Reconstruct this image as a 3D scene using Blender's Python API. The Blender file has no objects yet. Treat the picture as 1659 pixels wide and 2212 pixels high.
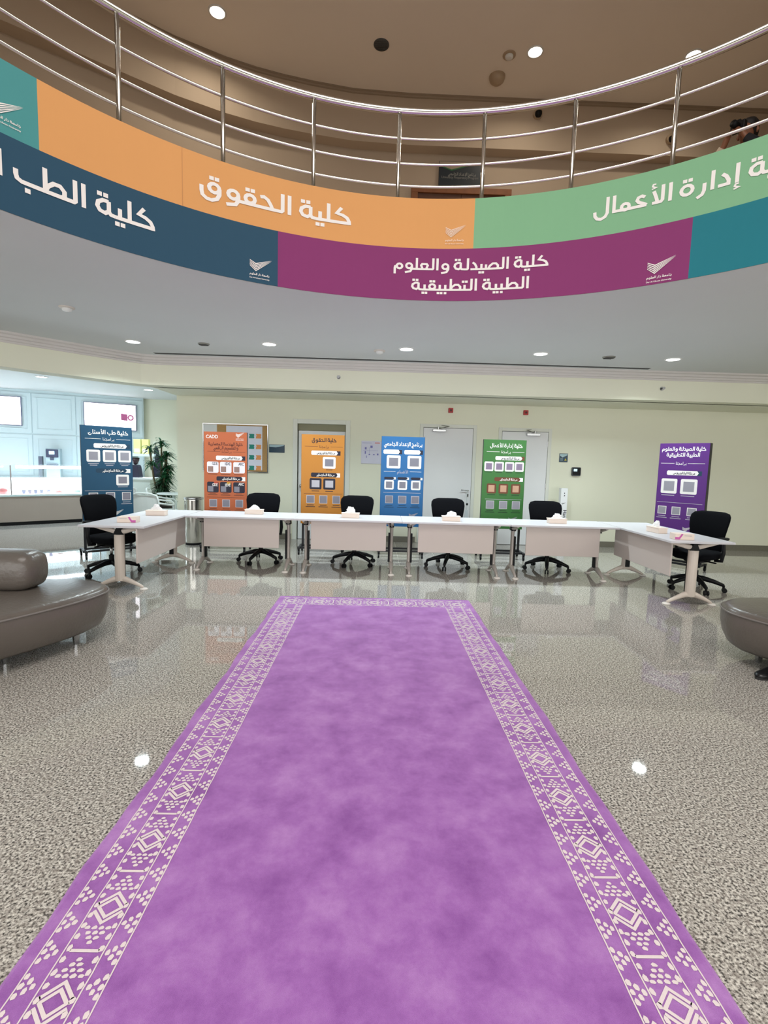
import bpy, math, random
from mathutils import Vector, Matrix
random.seed(7)
sc = bpy.context.scene
C = sc.collection
# ------------------------------------------------------------------ camera
F_PX, YAW, PIT, ROLL, EYE = 1075.0, .0175, .0987, .028, 1.45
def _cam():
    fw = Vector((math.sin(YAW)*math.cos(PIT), math.cos(YAW)*math.cos(PIT), -math.sin(PIT)))
    r0 = Vector((math.cos(YAW), -math.sin(YAW), 0)); u0 = r0.cross(fw)
    r = r0*math.cos(ROLL)+u0*math.sin(ROLL); u = u0*math.cos(ROLL)-r0*math.sin(ROLL)
    cd = bpy.data.cameras.new('camera'); cd.sensor_fit = 'HORIZONTAL'; cd.sensor_width = 36
    cd.lens = F_PX/1659*36; cd.clip_start = .05; cd.clip_end = 100
    o = bpy.data.objects.new('camera', cd); C.objects.link(o)
    m = Matrix((r, u, -fw)).transposed().to_4x4(); m.translation = (0, 0, EYE)
    o.matrix_world = m; sc.camera = o
_cam()
# ------------------------------------------------------------------ world, large lights, exposure
w = bpy.data.worlds.new('world'); sc.world = w; w.use_nodes = True
bg = w.node_tree.nodes['Background']; bg.inputs[0].default_value = (.95, .95, .93, 1); bg.inputs[1].default_value = 3.5
def area(name, loc, size, power, col, rot=(0, 0, 0), spread=math.pi, sizey=None):
    l = bpy.data.lights.new(name, 'AREA'); l.shape = 'DISK' if sizey is None else 'RECTANGLE'
    l.size = size; l.energy = power; l.color = col; l.spread = spread
    if sizey: l.size_y = sizey
    o = bpy.data.objects.new(name, l); C.objects.link(o); o.location = loc; o.rotation_euler = rot
    return o
area('atrium_skylight', (.34, .9, 6.75), 4.6, 265, (1, .97, .93))
for x_, y_ in ((-5.4, -2.6), (-2.7, -3.3), (0, -3.6), (2.7, -3.3), (5.4, -2.6), (6.9, 3.2), (-6.6, .8)):
    area('hall_fill_light', (x_, y_, 2.955), .22, 55, (1, .985, .95))  # unseen fill lights added at ceiling height to brighten the hall and back wall
sc.view_settings.view_transform = 'Standard'; sc.view_settings.look = 'None'
sc.view_settings.gamma = 1; sc.view_settings.use_curve_mapping = False
sc.view_settings.exposure = 0.0
# ------------------------------------------------------------------ materials
def lin(c):
    if isinstance(c, str):
        c = [int(c[i:i+2], 16)/255 for i in (0, 2, 4)]
        c = [x/12.92 if x <= .04045 else ((x+.055)/1.055)**2.4 for x in c]
    return (*c[:3], 1)
MATS = {}
def mat(name, col, rough=.5, metal=0, var=.06, scale=6, bump=0, bscale=80, emit=0, spec=.5, sheen=0, coat=0, trans=0, alpha=1):
    if name in MATS: return MATS[name]
    m = bpy.data.materials.new(name); m.use_nodes = True
    nt = m.node_tree; b = nt.nodes['Principled BSDF']
    col = lin(col)
    b.inputs['Roughness'].default_value = rough; b.inputs['Metallic'].default_value = metal
    b.inputs['Specular IOR Level'].default_value = spec
    if sheen: b.inputs['Sheen Weight'].default_value = sheen; b.inputs['Sheen Roughness'].default_value = .4
    if coat: b.inputs['Coat Weight'].default_value = coat
    if trans: b.inputs['Transmission Weight'].default_value = trans
    if alpha < 1: b.inputs['Alpha'].default_value = alpha
    tc = nt.nodes.new('ShaderNodeTexCoord')
    n = nt.nodes.new('ShaderNodeTexNoise'); n.inputs['Scale'].default_value = scale; n.inputs['Detail'].default_value = 3
    nt.links.new(tc.outputs['Object'], n.inputs['Vector'])
    mx = nt.nodes.new('ShaderNodeMix'); mx.data_type = 'RGBA'
    mx.inputs['A'].default_value = tuple(max(0, x*(1-var)) for x in col[:3])+(1,)
    mx.inputs['B'].default_value = tuple(min(1, x*(1+var)) for x in col[:3])+(1,)
    nt.links.new(n.outputs['Fac'], mx.inputs['Factor']); nt.links.new(mx.outputs['Result'], b.inputs['Base Color'])
    if emit:
        nt.links.new(mx.outputs['Result'], b.inputs['Emission Color']); b.inputs['Emission Strength'].default_value = emit
    if bump:
        n2 = nt.nodes.new('ShaderNodeTexNoise'); n2.inputs['Scale'].default_value = bscale; n2.inputs['Detail'].default_value = 2
        nt.links.new(tc.outputs['Object'], n2.inputs['Vector'])
        bp = nt.nodes.new('ShaderNodeBump'); bp.inputs['Strength'].default_value = bump; bp.inputs['Distance'].default_value = .01
        nt.links.new(n2.outputs['Fac'], bp.inputs['Height']); nt.links.new(bp.outputs['Normal'], b.inputs['Normal'])
    MATS[name] = m; return m
def granite(name, rough, lo, hi, tint):
    m = bpy.data.materials.new(name); m.use_nodes = True; nt = m.node_tree; b = nt.nodes['Principled BSDF']
    b.inputs['Roughness'].default_value = rough; b.inputs['Specular IOR Level'].default_value = .45
    g = nt.nodes.new('ShaderNodeNewGeometry')
    def noise(s, d, off):
        mp = nt.nodes.new('ShaderNodeMapping'); mp.inputs['Location'].default_value = (off, off*2, off*.5)
        nt.links.new(g.outputs['Position'], mp.inputs['Vector'])
        n = nt.nodes.new('ShaderNodeTexNoise'); n.inputs['Scale'].default_value = s; n.inputs['Detail'].default_value = d
        n.inputs['Roughness'].default_value = .6
        nt.links.new(mp.outputs['Vector'], n.inputs['Vector']); return n
    n1 = noise(105, 3, 0); n2 = noise(44, 2, 7); n3 = noise(1.3, 2, 3)
    r = nt.nodes.new('ShaderNodeValToRGB'); r.color_ramp.interpolation = 'LINEAR'
    e = r.color_ramp.elements
    e[0].position = .35; e[0].color = lin(lo); e[1].position = .64; e[1].color = lin(hi)
    for p, c in ((.43, '6f6b66'), (.48, 'a09b94'), (.55, 'bbb6ae')):
        x = e.new(p); x.color = lin(c)
    nt.links.new(n1.outputs['Fac'], r.inputs['Fac'])
    mx = nt.nodes.new('ShaderNodeMix'); mx.data_type = 'RGBA'; mx.blend_type = 'MIX'
    r2 = nt.nodes.new('ShaderNodeValToRGB'); r2.color_ramp.elements[0].position = .50; r2.color_ramp.elements[1].position = .66
    nt.links.new(n2.outputs['Fac'], r2.inputs['Fac'])
    mu = nt.nodes.new('ShaderNodeMath'); mu.operation = 'MULTIPLY'; mu.inputs[1].default_value = .62
    nt.links.new(r2.outputs['Color'], mu.inputs[0]); nt.links.new(mu.outputs[0], mx.inputs['Factor'])
    nt.links.new(r.outputs['Color'], mx.inputs['A']); mx.inputs['B'].default_value = lin(tint)
    nt.links.new(mx.outputs['Result'], b.inputs['Base Color'])
    MATS[name] = m; return m
M_GRAN = granite('polished_granite', .03, '2f2d2b', 'd9d5cd', '857d76')
M_SKIRT = mat('skirting_stone', '6f6c5f', .3, var=.2, scale=60)
M_GROUT = mat('grout', 'eee8dd', .6, var=.05)
M_WALL = mat('cream_wall_paint', 'e8e8d4', .75, var=.02, scale=2, bump=.02, bscale=200)
M_CEIL = mat('ceiling_paint', 'd6d9d9', .85, var=.02, scale=1.5)
M_CORN = mat('cornice_paint', 'd2cdc9', .7, var=.02)
M_UPW = mat('upper_wall_paint', 'bfad98', .8, var=.03, scale=2)
M_UPC = mat('upper_ceiling_paint', 'eee3d5', .85, var=.03, scale=1.5)
M_DOOR = mat('white_door_paint', 'e3e4e6', .45, var=.015)
M_DFRAME = mat('door_frame_paint', 'dfe1d8', .5, var=.015)
M_STEEL = mat('brushed_steel', 'dddbd5', .2, 1, var=.03, scale=40)
M_STEEL2 = mat('satin_chrome', 'b9babb', .25, 1, var=.05, scale=60)
M_BLACK = mat('black_plastic', '0b0c10', .5, var=.2, scale=30, spec=.25)
M_BFAB = mat('black_mesh_fabric', '090a0f', .9, var=.3, scale=300, bump=.15, bscale=400, spec=.12)
M_BMET = mat('black_powder_coat', '0d0f16', .4, var=.1)
M_WLAM = mat('white_laminate', 'cdcbd0', .38, var=.01)
M_WPAN = mat('white_modesty_panel', 'c5b9b4', .55, var=.012)
M_ALU = mat('light_grey_leg_paint', 'bdb5af', .4, .25, var=.04)
M_WCOL = mat('off_white_leg_paint', 'd9cdc3', .45, var=.03)
M_WPAD = mat('white_foot_pad', 'e8e2dc', .4)
M_LEATH = mat('grey_leather', '605953', .29, var=.09, scale=9, bump=.25, bscale=38, spec=.55)
M_PIPE = mat('grey_leather_piping', '77716e', .32, var=.06, scale=12)
M_WHITE = mat('white_print', 'ece7e4', .6, var=.01)
M_WPL = mat('white_plastic', 'e6efee', .4, var=.01)
M_GREYC = mat('grey_print', '95929c', .6, var=.05)
M_LED = mat('lamp_lens', 'ffffff', .3, emit=22)
M_LEDW = mat('warm_lamp_lens', 'fff3e2', .3, emit=25)
M_LRING = mat('lamp_trim', 'e4e4e2', .4)
M_GRILL = mat('dark_grille', '4b4c4b', .6, var=.2, scale=50)
M_TISS = mat('tissue_paper', 'f3f1f2', .9, var=.02)
M_CARD = mat('cream_card_box', 'ead9cd', .7, var=.02)
M_PINK = mat('pink_print', 'c65aa6', .6, var=.05)
# ------------------------------------------------------------------ mesh helpers
def link(o, parent=None):
    C.objects.link(o)
    if parent: o.parent = parent
    return o
def tag(o, label=None, cat=None, group=None, kind=None):
    if label: o['label'] = label
    if cat: o['category'] = cat
    if group: o['group'] = group
    if kind: o['kind'] = kind
    return o
def thing(name, label, cat, loc=(0, 0, 0), rz=0, group=None):
    o = bpy.data.objects.new(name, None); o.empty_display_size = .1
    C.objects.link(o); o.location = loc; o.rotation_euler = (0, 0, rz)
    return tag(o, label, cat, group)
class MB:
    def __init__(s): s.v = []; s.f = []
    def add(s, v, f):
        n = len(s.v); s.v += [tuple(p) for p in v]; s.f += [tuple(i+n for i in q) for q in f]; return s
    def box(s, x0, x1, y0, y1, z0, z1, rot=None, org=(0, 0, 0)):
        v = [(x, y, z) for z in (z0, z1) for y in (y0, y1) for x in (x0, x1)]
        if rot is not None:
            o = Vector(org); v = [tuple(rot @ (Vector(p)-o)+o) for p in v]
        return s.add(v, [(0, 2, 3, 1), (4, 5, 7, 6), (0, 1, 5, 4), (2, 6, 7, 3), (0, 4, 6, 2), (1, 3, 7, 5)])
    def tube(s, pts, r, n=10, cap=True, closed=False, sy=1.0):
        pts = [Vector(p) for p in pts]; k = len(pts); rr = r if isinstance(r, (list, tuple)) else [r]*k
        v = []; prev = None
        for i, p in enumerate(pts):
            if closed: t = pts[(i+1) % k]-pts[i-1]
            else: t = pts[min(i+1, k-1)]-pts[max(i-1, 0)]
            t.normalize()
            if prev is None:
                a = Vector((0, 0, 1)) if abs(t.z) < .9 else Vector((1, 0, 0))
                nx = t.cross(a).normalized()
            else:
                nx = (prev-t*prev.dot(t)).normalized()
            prev = nx; ny = t.cross(nx)
            for j in range(n):
                a = 2*math.pi*j/n
                v.append(p+nx*(math.cos(a)*rr[i])+ny*(math.sin(a)*rr[i]*sy))
        f = []
        for i in range(k if closed else k-1):
            for j in range(n):
                a = i*n+j; b = i*n+(j+1) % n; c = ((i+1) % k)*n+(j+1) % n; d = ((i+1) % k)*n+j
                f.append((a, b, c, d))
        if cap and not closed: f += [tuple(range(n-1, -1, -1)), tuple(range((k-1)*n, k*n))]
        return s.add(v, f)
    def lathe(s, prof, n=24, org=(0, 0, 0), cap=True):
        ox, oy, oz = org; v = []
        for r, z in prof:
            for j in range(n):
                a = 2*math.pi*j/n; v.append((ox+r*math.cos(a), oy+r*math.sin(a), oz+z))
        f = [(i*n+j, i*n+(j+1) % n, (i+1)*n+(j+1) % n, (i+1)*n+j) for i in range(len(prof)-1) for j in range(n)]
        if cap: f += [tuple(range(n-1, -1, -1)), tuple(range((len(prof)-1)*n, len(prof)*n))]
        return s.add(v, f)
    def prism(s, poly, z0, z1):
        n = len(poly)
        v = [(x, y, z0) for x, y in poly]+[(x, y, z1) for x, y in poly]
        f = [tuple(range(n-1, -1, -1)), tuple(range(n, 2*n))]+[(i, (i+1) % n, n+(i+1) % n, n+i) for i in range(n)]
        return s.add(v, f)
    def prismy(s, poly, y0, y1):      # polygon in x,z extruded along y
        n = len(poly)
        v = [(x, y0, z) for x, z in poly]+[(x, y1, z) for x, z in poly]
        f = [tuple(range(n)), tuple(range(2*n-1, n-1, -1))]+[(i+n, n+(i+1) % n, (i+1) % n, i) for i in range(n)]
        return s.add(v, f)
    def prismx(s, poly, x0, x1):      # polygon in y,z extruded along x
        n = len(poly)
        v = [(x0, y, z) for y, z in poly]+[(x1, y, z) for y, z in poly]
        f = [tuple(range(n-1, -1, -1)), tuple(range(n, 2*n))]+[(i, (i+1) % n, n+(i+1) % n, n+i) for i in range(n)]
        return s.add(v, f)
    def loft(s, rings, cap=True, close=True):
        n = len(rings[0]); v = [p for r in rings for p in r]
        f = [(i*n+j, i*n+(j+1) % n, (i+1)*n+(j+1) % n, (i+1)*n+j) for i in range(len(rings)-1) for j in range(n if close else n-1)]
        if cap: f += [tuple(range(n-1, -1, -1)), tuple(range((len(rings)-1)*n, len(rings)*n))]
        return s.add(v, f)
    def mesh(s, name, m, smooth=False):
        me = bpy.data.meshes.new(name); me.from_pydata(s.v, [], s.f); me.validate(); me.update()
        if m: me.materials.append(m)
        if smooth: me.shade_smooth()
        return me
    def build(s, name, m, parent=None, loc=(0, 0, 0), rz=0, smooth=False, bevel=0, sub=0, auto=False):
        o = bpy.data.objects.new(name, s.mesh(name, m, smooth)); link(o, parent); o.location = loc; o.rotation_euler = (0, 0, rz)
        if bevel:
            b = o.modifiers.new('b', 'BEVEL'); b.width = bevel; b.segments = 2; b.limit_method = 'ANGLE'
        if sub:
            q = o.modifiers.new('s', 'SUBSURF'); q.levels = sub; q.render_levels = sub
        return o
def copy_tree(o, parent=None):
    c = o.copy(); C.objects.link(c); c.parent = parent
    for ch in list(o.children): copy_tree(ch, c)
    return c
def struct(o, label=None, cat=None): return tag(o, label, cat, kind='structure')
def spline(pts, n=6, closed=True):
    out = []; k = len(pts)
    for i in range(k if closed else k-1):
        p = [pts[(i+d) % k] if closed else pts[min(max(i+d, 0), k-1)] for d in (-1, 0, 1, 2)]
        for j in range(n):
            t = j/n
            out.append(tuple(.5*((2*p[1][a])+(-p[0][a]+p[2][a])*t+(2*p[0][a]-5*p[1][a]+4*p[2][a]-p[3][a])*t*t+(-p[0][a]+3*p[1][a]-3*p[2][a]+p[3][a])*t**3) for a in range(len(pts[0]))))
    if not closed: out.append(tuple(pts[-1]))
    return out
def rrect(x0, x1, z0, z1, r, n=4):
    p = []
    for cx, cz, a0 in ((x1-r, z1-r, 0), (x0+r, z1-r, 90), (x0+r, z0+r, 180), (x1-r, z0+r, 270)):
        for k in range(n+1):
            a = math.radians(a0+90*k/n); p.append((cx+r*math.cos(a), cz+r*math.sin(a)))
    return p
# ------------------------------------------------------------------ Arabic stroke lettering
T = .18
def circ(cx, cy, r, n=12, ry=None): return [(cx+r*math.cos(2*math.pi*k/n), cy+(ry or r)*math.sin(2*math.pi*k/n)) for k in range(n+1)]
def ln(x0, x1): return [(x0, 0), (x1, 0)]
HAM = [(.17, .20), (.06, .2), (.03, .12), (.1, .07), (.2, .04), (.0, .0)]
class Ham(list): pass
def ham(x, y): return Ham((x-.02+a*1.25, y+b*1.3) for a, b in HAM)
LOOP = [(.0, 0), (.12, .26), (.34, .46), (.58, .46), (.74, .28), (.74, .1), (.66, 0)]
def sh(p, dx, dy=0): return [(a+dx, b+dy) for a, b in p]
BOWL = lambda x: [(x, 0), (x, -.12), (x-.12, -.32), (x-.34, -.36), (x-.55, -.28), (x-.63, -.06), (x-.63, .14)]
def glyph(ch, R, L):
    """strokes, dots, width for a letter joined on its right (R) and/or left (L)"""
    base = {'ب': 'b', 'ت': 'b', 'ن': 'n', 'ي': 'y', 'ئ': 'y'}.get(ch)
    dots = {'ب': (1, -1), 'ت': (2, 1), 'ن': (1, 1), 'ي': (2, -1)}.get(ch)
    if ch in 'اأإ':
        st = [[(.14, 1), (.14, 0), (.36, 0)]] if R else [[(.14, 1), (.14, -T/2)]]
        wd = .36 if R else .28
        if ch == 'أ': st = [[(.14, .78)]+st[0][1:]]+[ham(.04, .9)]
        if ch == 'إ': st = st+[ham(.04, -.42)]
        return st, [], wd
    if base and (L or base == 'b' and not L):
        if L:
            st = [ln(0, .42), [(.21, 0), (.21, .46)]] if R else [[(.3, .46), (.3, 0), (0, 0)]]
            wd = .42 if R else .42
            cx = .21 if R else .25
        else:
            st = [[(.95, 0), (.3, 0), (.14, .08), (.1, .24), (.1, .46)]]; wd = .95; cx = .5
            if not R: st = [[(.85, .46)]+[(.85, 0)]+st[0][1:]]
        n, sg = dots; y = .74 if sg > 0 else -.3
        return st, [(cx+(k-(n-1)/2)*.24, y) for k in range(n)], wd
    if ch == 'ن':
        return [BOWL(.72)+[] if not R else [(.86, 0)]+BOWL(.72)], [(.4, .12)], .86
    if ch == 'ي':
        return [[(.92 if R else .8, .22), (.55, .22), (.42, .1), (.5, -.02), (.68, -.1), (.7, -.24), (.56, -.36), (.22, -.36), (.08, -.26), (.06, -.04)]], [(.25, -.6), (.5, -.6)], .92 if R else .86
    if ch in 'جح':
        st = [[(.1, .56), (.28, .6), (.46, .48), (.6, .22), (.68, 0)]]
        if L: st.append(ln(0, .86 if R else .7)); d = [(.36, -.3)] if ch == 'ج' else []
        else:
            st.append([(.86 if R else .7, 0), (.34, 0), (.14, -.14), (.08, -.34), (.2, -.5), (.66, -.54)]); d = [(.42, -.26)] if ch == 'ج' else []
        return st, d, .86 if R else .78
    if ch == 'د':
        st = [(.18, .62), (.36, .46), (.48, .2), (.48, 0), (.02, 0)]
        return [st]+([ln(.48, .66)] if R else []), [], .66 if R else .62
    if ch == 'ر':
        return [[(.56, 0), (.34, 0), (.28, -.2), (.02, -.36)]] if R else [[(.34, .42), (.34, 0), (.26, -.22), (.02, -.36)]], [], .56 if R else .48
    if ch in 'سش':
        st = [ln(0, .98) if R else ln(0, .9)]+[[(x, 0), (x, .42)] for x in (.16, .5, .84)]
        if not L: st = [ln(.62, 1.5), [(.95, 0), (.95, .42)], [(1.32, 0), (1.32, .42)], [(.68, .3)]+BOWL(.68)]; return st, [], 1.5
        return st, [], .98
    if ch == 'ص':
        return [ln(0, 1.16), [(.14, 0), (.14, .4)], sh(LOOP, .32)], [], 1.16
    if ch == 'ط':
        return [ln(0, 1.04 if R else .92), [(.2, 0), (.2, 1)], sh(LOOP, .18)], [], 1.04 if R else .98
    if ch == 'ع':
        if R: return [ln(0, .8), [(.26, 0), (.14, .34), (.22, .46), (.58, .46), (.66, .34), (.54, 0)]], [], .8
        return [[(.62, .5), (.46, .6), (.28, .54), (.22, .38), (.32, .24), (.56, .12), (.72, 0)], ln(0, .72)], [], .8
    if ch in 'فق':
        n = 2 if ch == 'ق' else 1
        if L and R: return [ln(0, .74), circ(.37, .28, .22)], [(.37+(k-(n-1)/2)*.24, .76) for k in range(n)], .74
        if L: return [[(.56, .3), (.56, 0), (0, 0)], circ(.34, .3, .22)], [(.34+(k-(n-1)/2)*.24, .78) for k in range(n)], .7
        st = [circ(.64, .3, .23), [(.87, .3), (.87, .02), (.76, -.24), (.52, -.36), (.3, -.34), (.12, -.2), (.08, .02), (.08, .3)]]
        if R: st.append(ln(.87, 1.04))
        return st, [(.64-.12, .8), (.64+.12, .8)], 1.0
    if ch == 'ك':
        if R: return [[(.62, .98), (.24, .62), (.5, .42), (.62, .2), (.62, 0)], ln(0, .78)], [], .78
        return [[(.44, .86), (.2, .52), (.5, .44), (.72, .3), (.82, .1), (.84, -.09)], ln(0, .84)], [], .94
    if ch == 'ل':
        if L and R: return [ln(0, .42), [(.21, 0), (.21, 1)]], [], .42
        if L: return [[(.3, 1), (.3, .06), (.24, 0), (0, 0)]], [], .4
        st = [(.76, 1), (.76, 0), (.66, -.22), (.44, -.34), (.22, -.28), (.1, -.1), (.08, .16)]
        return [st]+([ln(.76, .92)] if R else []), [], .92 if R else .88
    if ch == 'م':
        if L: return [ln(0, .76 if R else .5), circ(.38, .16, .2)], [], .76 if R else .7
        return [circ(.46, .2, .22), [(.24, .2), (.12, .16), (.09, 0), (.09, -.5)]]+([ln(.6, .84)] if R else []), [], .84 if R else .74
    if ch == 'ه':
        if L and R: return [ln(0, .66), circ(.33, .2, .2), circ(.33, -.2, .18)], [], .66
        return [circ(.33, .25, .26)], [], .7
    if ch == 'ة':
        d = [(.2, .86), (.46, .86)]
        if R: return [[(.84, 0), (.66, .02), (.58, .14), (.58, .62)], [(.58, .6), (.34, .6), (.14, .46), (.1, .26), (.2, .08), (.42, .02), (.58, .14)]], d, .84
        return [circ(.34, .27, .27)], [(.22, .82), (.48, .82)], .72
    if ch == 'و':
        return [circ(.4, .26, .23), [(.63, .26), (.63, 0), (.5, -.24), (.08, -.34)]]+([ln(.5, .8)] if R else []), [], .8 if R else .72
    if ch in 'ﻷﻹ':
        st = [[(.62, 1), (.62, .1), (.54, 0), (.1, 0)], [(.16, .72), (.3, .3), (.38, 0)]]
        st.append(ham(.06, .86) if ch == 'ﻷ' else ham(.2, -.42))
        if R: st.append(ln(.6, .76))
        return st, [], .78 if R else .76
    return [], [], .3
NOJOIN = set('اأإدرذزوةﻷﻹ ')
def ribbon(pts, t):
    pts = [Vector(p) for p in pts]
    closed = (pts[0]-pts[-1]).length < 1e-6
    if closed: pts = pts[:-1]
    q = []
    k = len(pts)
    for i in range(k if closed else k-1):
        a, b = pts[i], pts[(i+1) % k]; m = max(1, int((b-a).length/.25))
        q += [a.lerp(b, j/m) for j in range(m)]
    if not closed: q.append(pts[-1])
    k = len(q); v = []
    for i, p in enumerate(q):
        a = q[i-1] if (closed or i) else None; b = q[(i+1) % k] if (closed or i < k-1) else None
        d1 = (p-a).normalized() if a is not None else None; d2 = (b-p).normalized() if b is not None else None
        if d1 is None: d1 = d2
        if d2 is None: d2 = d1
        n1 = Vector((-d1.y, d1.x)); n2 = Vector((-d2.y, d2.x)); m = n1+n2
        m = n1 if m.length < 1e-3 else m.normalized()
        s = min(1.5, 1/max(.3, m.dot(n1)))
        v += [p+m*(t/2*s), p-m*(t/2*s)]
    f = [(2*i, 2*i+1, 2*((i+1) % k)+1, 2*((i+1) % k)) for i in range(k if closed else k-1)]
    return [(p.x, p.y) for p in v], f
WORDS = []
def arabic(text, t=T, gap=.09, space=.22):
    del WORDS[:]; WORDS.append(0)
    text = text.replace('لأ', 'ﻷ').replace('لإ', 'ﻹ')
    V, Fc = [], []; x = 0
    for i, ch in enumerate(text):
        if ch == ' ': x -= space; WORDS.append(len(Fc)); continue
        R = i > 0 and text[i-1] not in NOJOIN
        L = ch not in NOJOIN and i+1 < len(text) and text[i+1] != ' '
        st, dots, wd = glyph(ch, R, L)
        if not R: x -= gap
        x -= wd
        for s in st:
            v, f = ribbon(s, t*.52 if isinstance(s, Ham) else t); n = len(V); V += [(a+x, b) for a, b in v]; Fc += [tuple(j+n for j in q) for q in f]
        for dx, dy in dots:
            n = len(V); h = t*.56; V += [(x+dx-h, dy-h), (x+dx+h, dy-h), (x+dx+h, dy+h), (x+dx-h, dy+h)]; Fc.append((n, n+1, n+2, n+3))
    xs = [p[0] for p in V]; x0 = min(xs); wdt = max(xs)-x0
    return [(a-x0, b) for a, b in V], Fc, wdt
def latin(text, bold=.0):
    cu = bpy.data.curves.new('t', 'FONT'); cu.body = text; cu.size = 1; cu.offset = bold; cu.resolution_u = 2
    o = bpy.data.objects.new('t', cu); C.objects.link(o)
    dg = bpy.context.evaluated_depsgraph_get(); me = o.evaluated_get(dg).to_mesh()
    V = [(v.co.x, v.co.y) for v in me.vertices]; Fc = [tuple(p.vertices) for p in me.polygons]
    o.evaluated_get(dg).to_mesh_clear(); bpy.data.objects.remove(o); bpy.data.curves.remove(cu)
    x0 = min(p[0] for p in V); wd = max(p[0] for p in V)-x0
    return [(a-x0, b) for a, b in V], Fc, wd
def logo_mark():
    V, Fc = [], []
    for k in range(5):
        n = len(V); y = .62-.075*k; m = .46-.098*k
        V += [(0, y), (.012, y-.042), (.28, m-.062), (.28, m), (1.0, .76-.012*k)]
        Fc += [(n, n+1, n+2, n+3), (n+3, n+2, n+4)]
    return V, Fc
def logo_full():
    V, Fc = logo_mark(); V = [(a, b+.20) for a, b in V]
    v, f, wd = arabic('جامعة دار العلوم'); n = len(V); s = .9/wd
    V += [(a*s, b*s*1.15) for a, b in v]; Fc += [tuple(j+n for j in q) for q in f]
    v, f, wd = latin('Dar Al Uloom University', .02); n = len(V); s = .9/wd
    V += [(a*s, b*s*1.2-.2) for a, b in v]; Fc += [tuple(j+n for j in q) for q in f]
    return V, Fc
def print_on(name, V, Fc, fn, m, parent):
    me = bpy.data.meshes.new(name); me.from_pydata([fn(a, b) for a, b in V], [], Fc); me.update(); me.materials.append(m)
    o = bpy.data.objects.new(name, me); return link(o, parent)
# ------------------------------------------------------------------ floor with granite tiles
PT = .583; X0 = .365; Y0 = 5.22
floor = MB().box(-12, 9.5, -6, 14, -.12, -.0012).build('floor', M_GROUT); struct(floor, 'polished speckled granite tile floor')
TH = PT/2-.0011
tile_me = MB().box(-TH, TH, -TH, TH, -.0012, 0).mesh('tile', M_GRAN)
rest = MB()
for j in range(-23, 16):
    cy = Y0+PT*(j+.5)
    if cy > 13.9 or cy < -5.6: continue
    for i in range(-22, 17):
        cx = X0+PT*(i+.5)
        if cx < -12 or cx > 9.3 or (cy > 9.25 and cx > -3.5): continue
        if .55 < cy < 9.3 and -.80*cy-.45 < cx < .84*cy+.45:
            o = bpy.data.objects.new('floor_tile', tile_me); link(o, floor); o.location = (cx, cy, 0)
        else: rest.box(cx-TH, cx+TH, cy-TH, cy+TH, -.0012, 0)
tag(rest.build('outlying_tiles', M_GRAN, floor), kind='stuff')
# ------------------------------------------------------------------ walls, doors, skirting
YW = 9.1
wb = MB()
D1 = (-1.45, -.55, 2.13)
wb.box(-3.6, D1[0], YW, YW+.3, 0, 2.56).box(D1[1], 9.6, YW, YW+.3, 0, 2.56).box(D1[0], D1[1], YW, YW+.3, D1[2], 2.56).box(D1[0], D1[1], YW+.28, YW+.3, 0, D1[2])
wb.box(-3.6, -3.45, YW+.3, 12.9, 0, 2.9)
struct(wb.build('wall_back', M_WALL), 'cream painted back wall behind the poster stands')
struct(MB().box(-6.6, -3.6, 12.8, 12.95, 0, 2.9).build('wall_recess', M_WALL), 'greenish cream wall of the corner recess behind the plant')
struct(MB().box(9.5, 9.6, -6, 9.4, 0, 7).build('wall_right', M_WALL), 'cream side wall beyond the right edge')
struct(MB().box(-12.1, -12, -6, 14, 0, 7).build('wall_left', M_WALL), 'cream side wall beyond the left edge')
sk = MB()
for a, b in ((-3.6, -1.54), (-.47, .74), (1.83, 2.16), (3.2, 9.5)): sk.box(a, b, YW-.012, YW, 0, .105)
struct(sk.build('baseboard_back', M_SKIRT), 'dark speckled stone skirting along the back wall')
# door_1 (recessed, knob)
d = thing('door_1', 'white recessed door with dark strip over it behind the yellow orange stand', 'door', (0, YW, 0)); d['kind'] = 'structure'
fr = MB(); fr.box(-1.52, -1.44, -.02, .02, 0, 2.19).box(-.57, -.49, -.02, .02, 0, 2.19).box(-1.44, -.57, -.02, .02, 2.11, 2.19)
fr.build('door_frame', M_DFRAME, d, bevel=.004)
MB().box(-1.44, -.57, .06, .10, 1.995, 2.11).build('transom', mat('olive_transom', '8d8a70', .6), d)
MB().box(-1.43, -.58, .06, .105, .006, 1.99).build('door_leaf', M_DOOR, d, bevel=.003)
kn = MB(); kn.tube([(-1.37, .06, .99), (-1.37, .02, .99)], .012, 8); kn.lathe([(.004, -.03), (.026, -.022), (.03, 0), (.026, .02), (.01, .028)], 14, (-1.37, 0, .99)); kn.lathe([(.034, 0), (.034, .006)], 14, (-1.37, .0, .955))
kn.build('door_knob', M_STEEL2, d, smooth=True)
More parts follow.
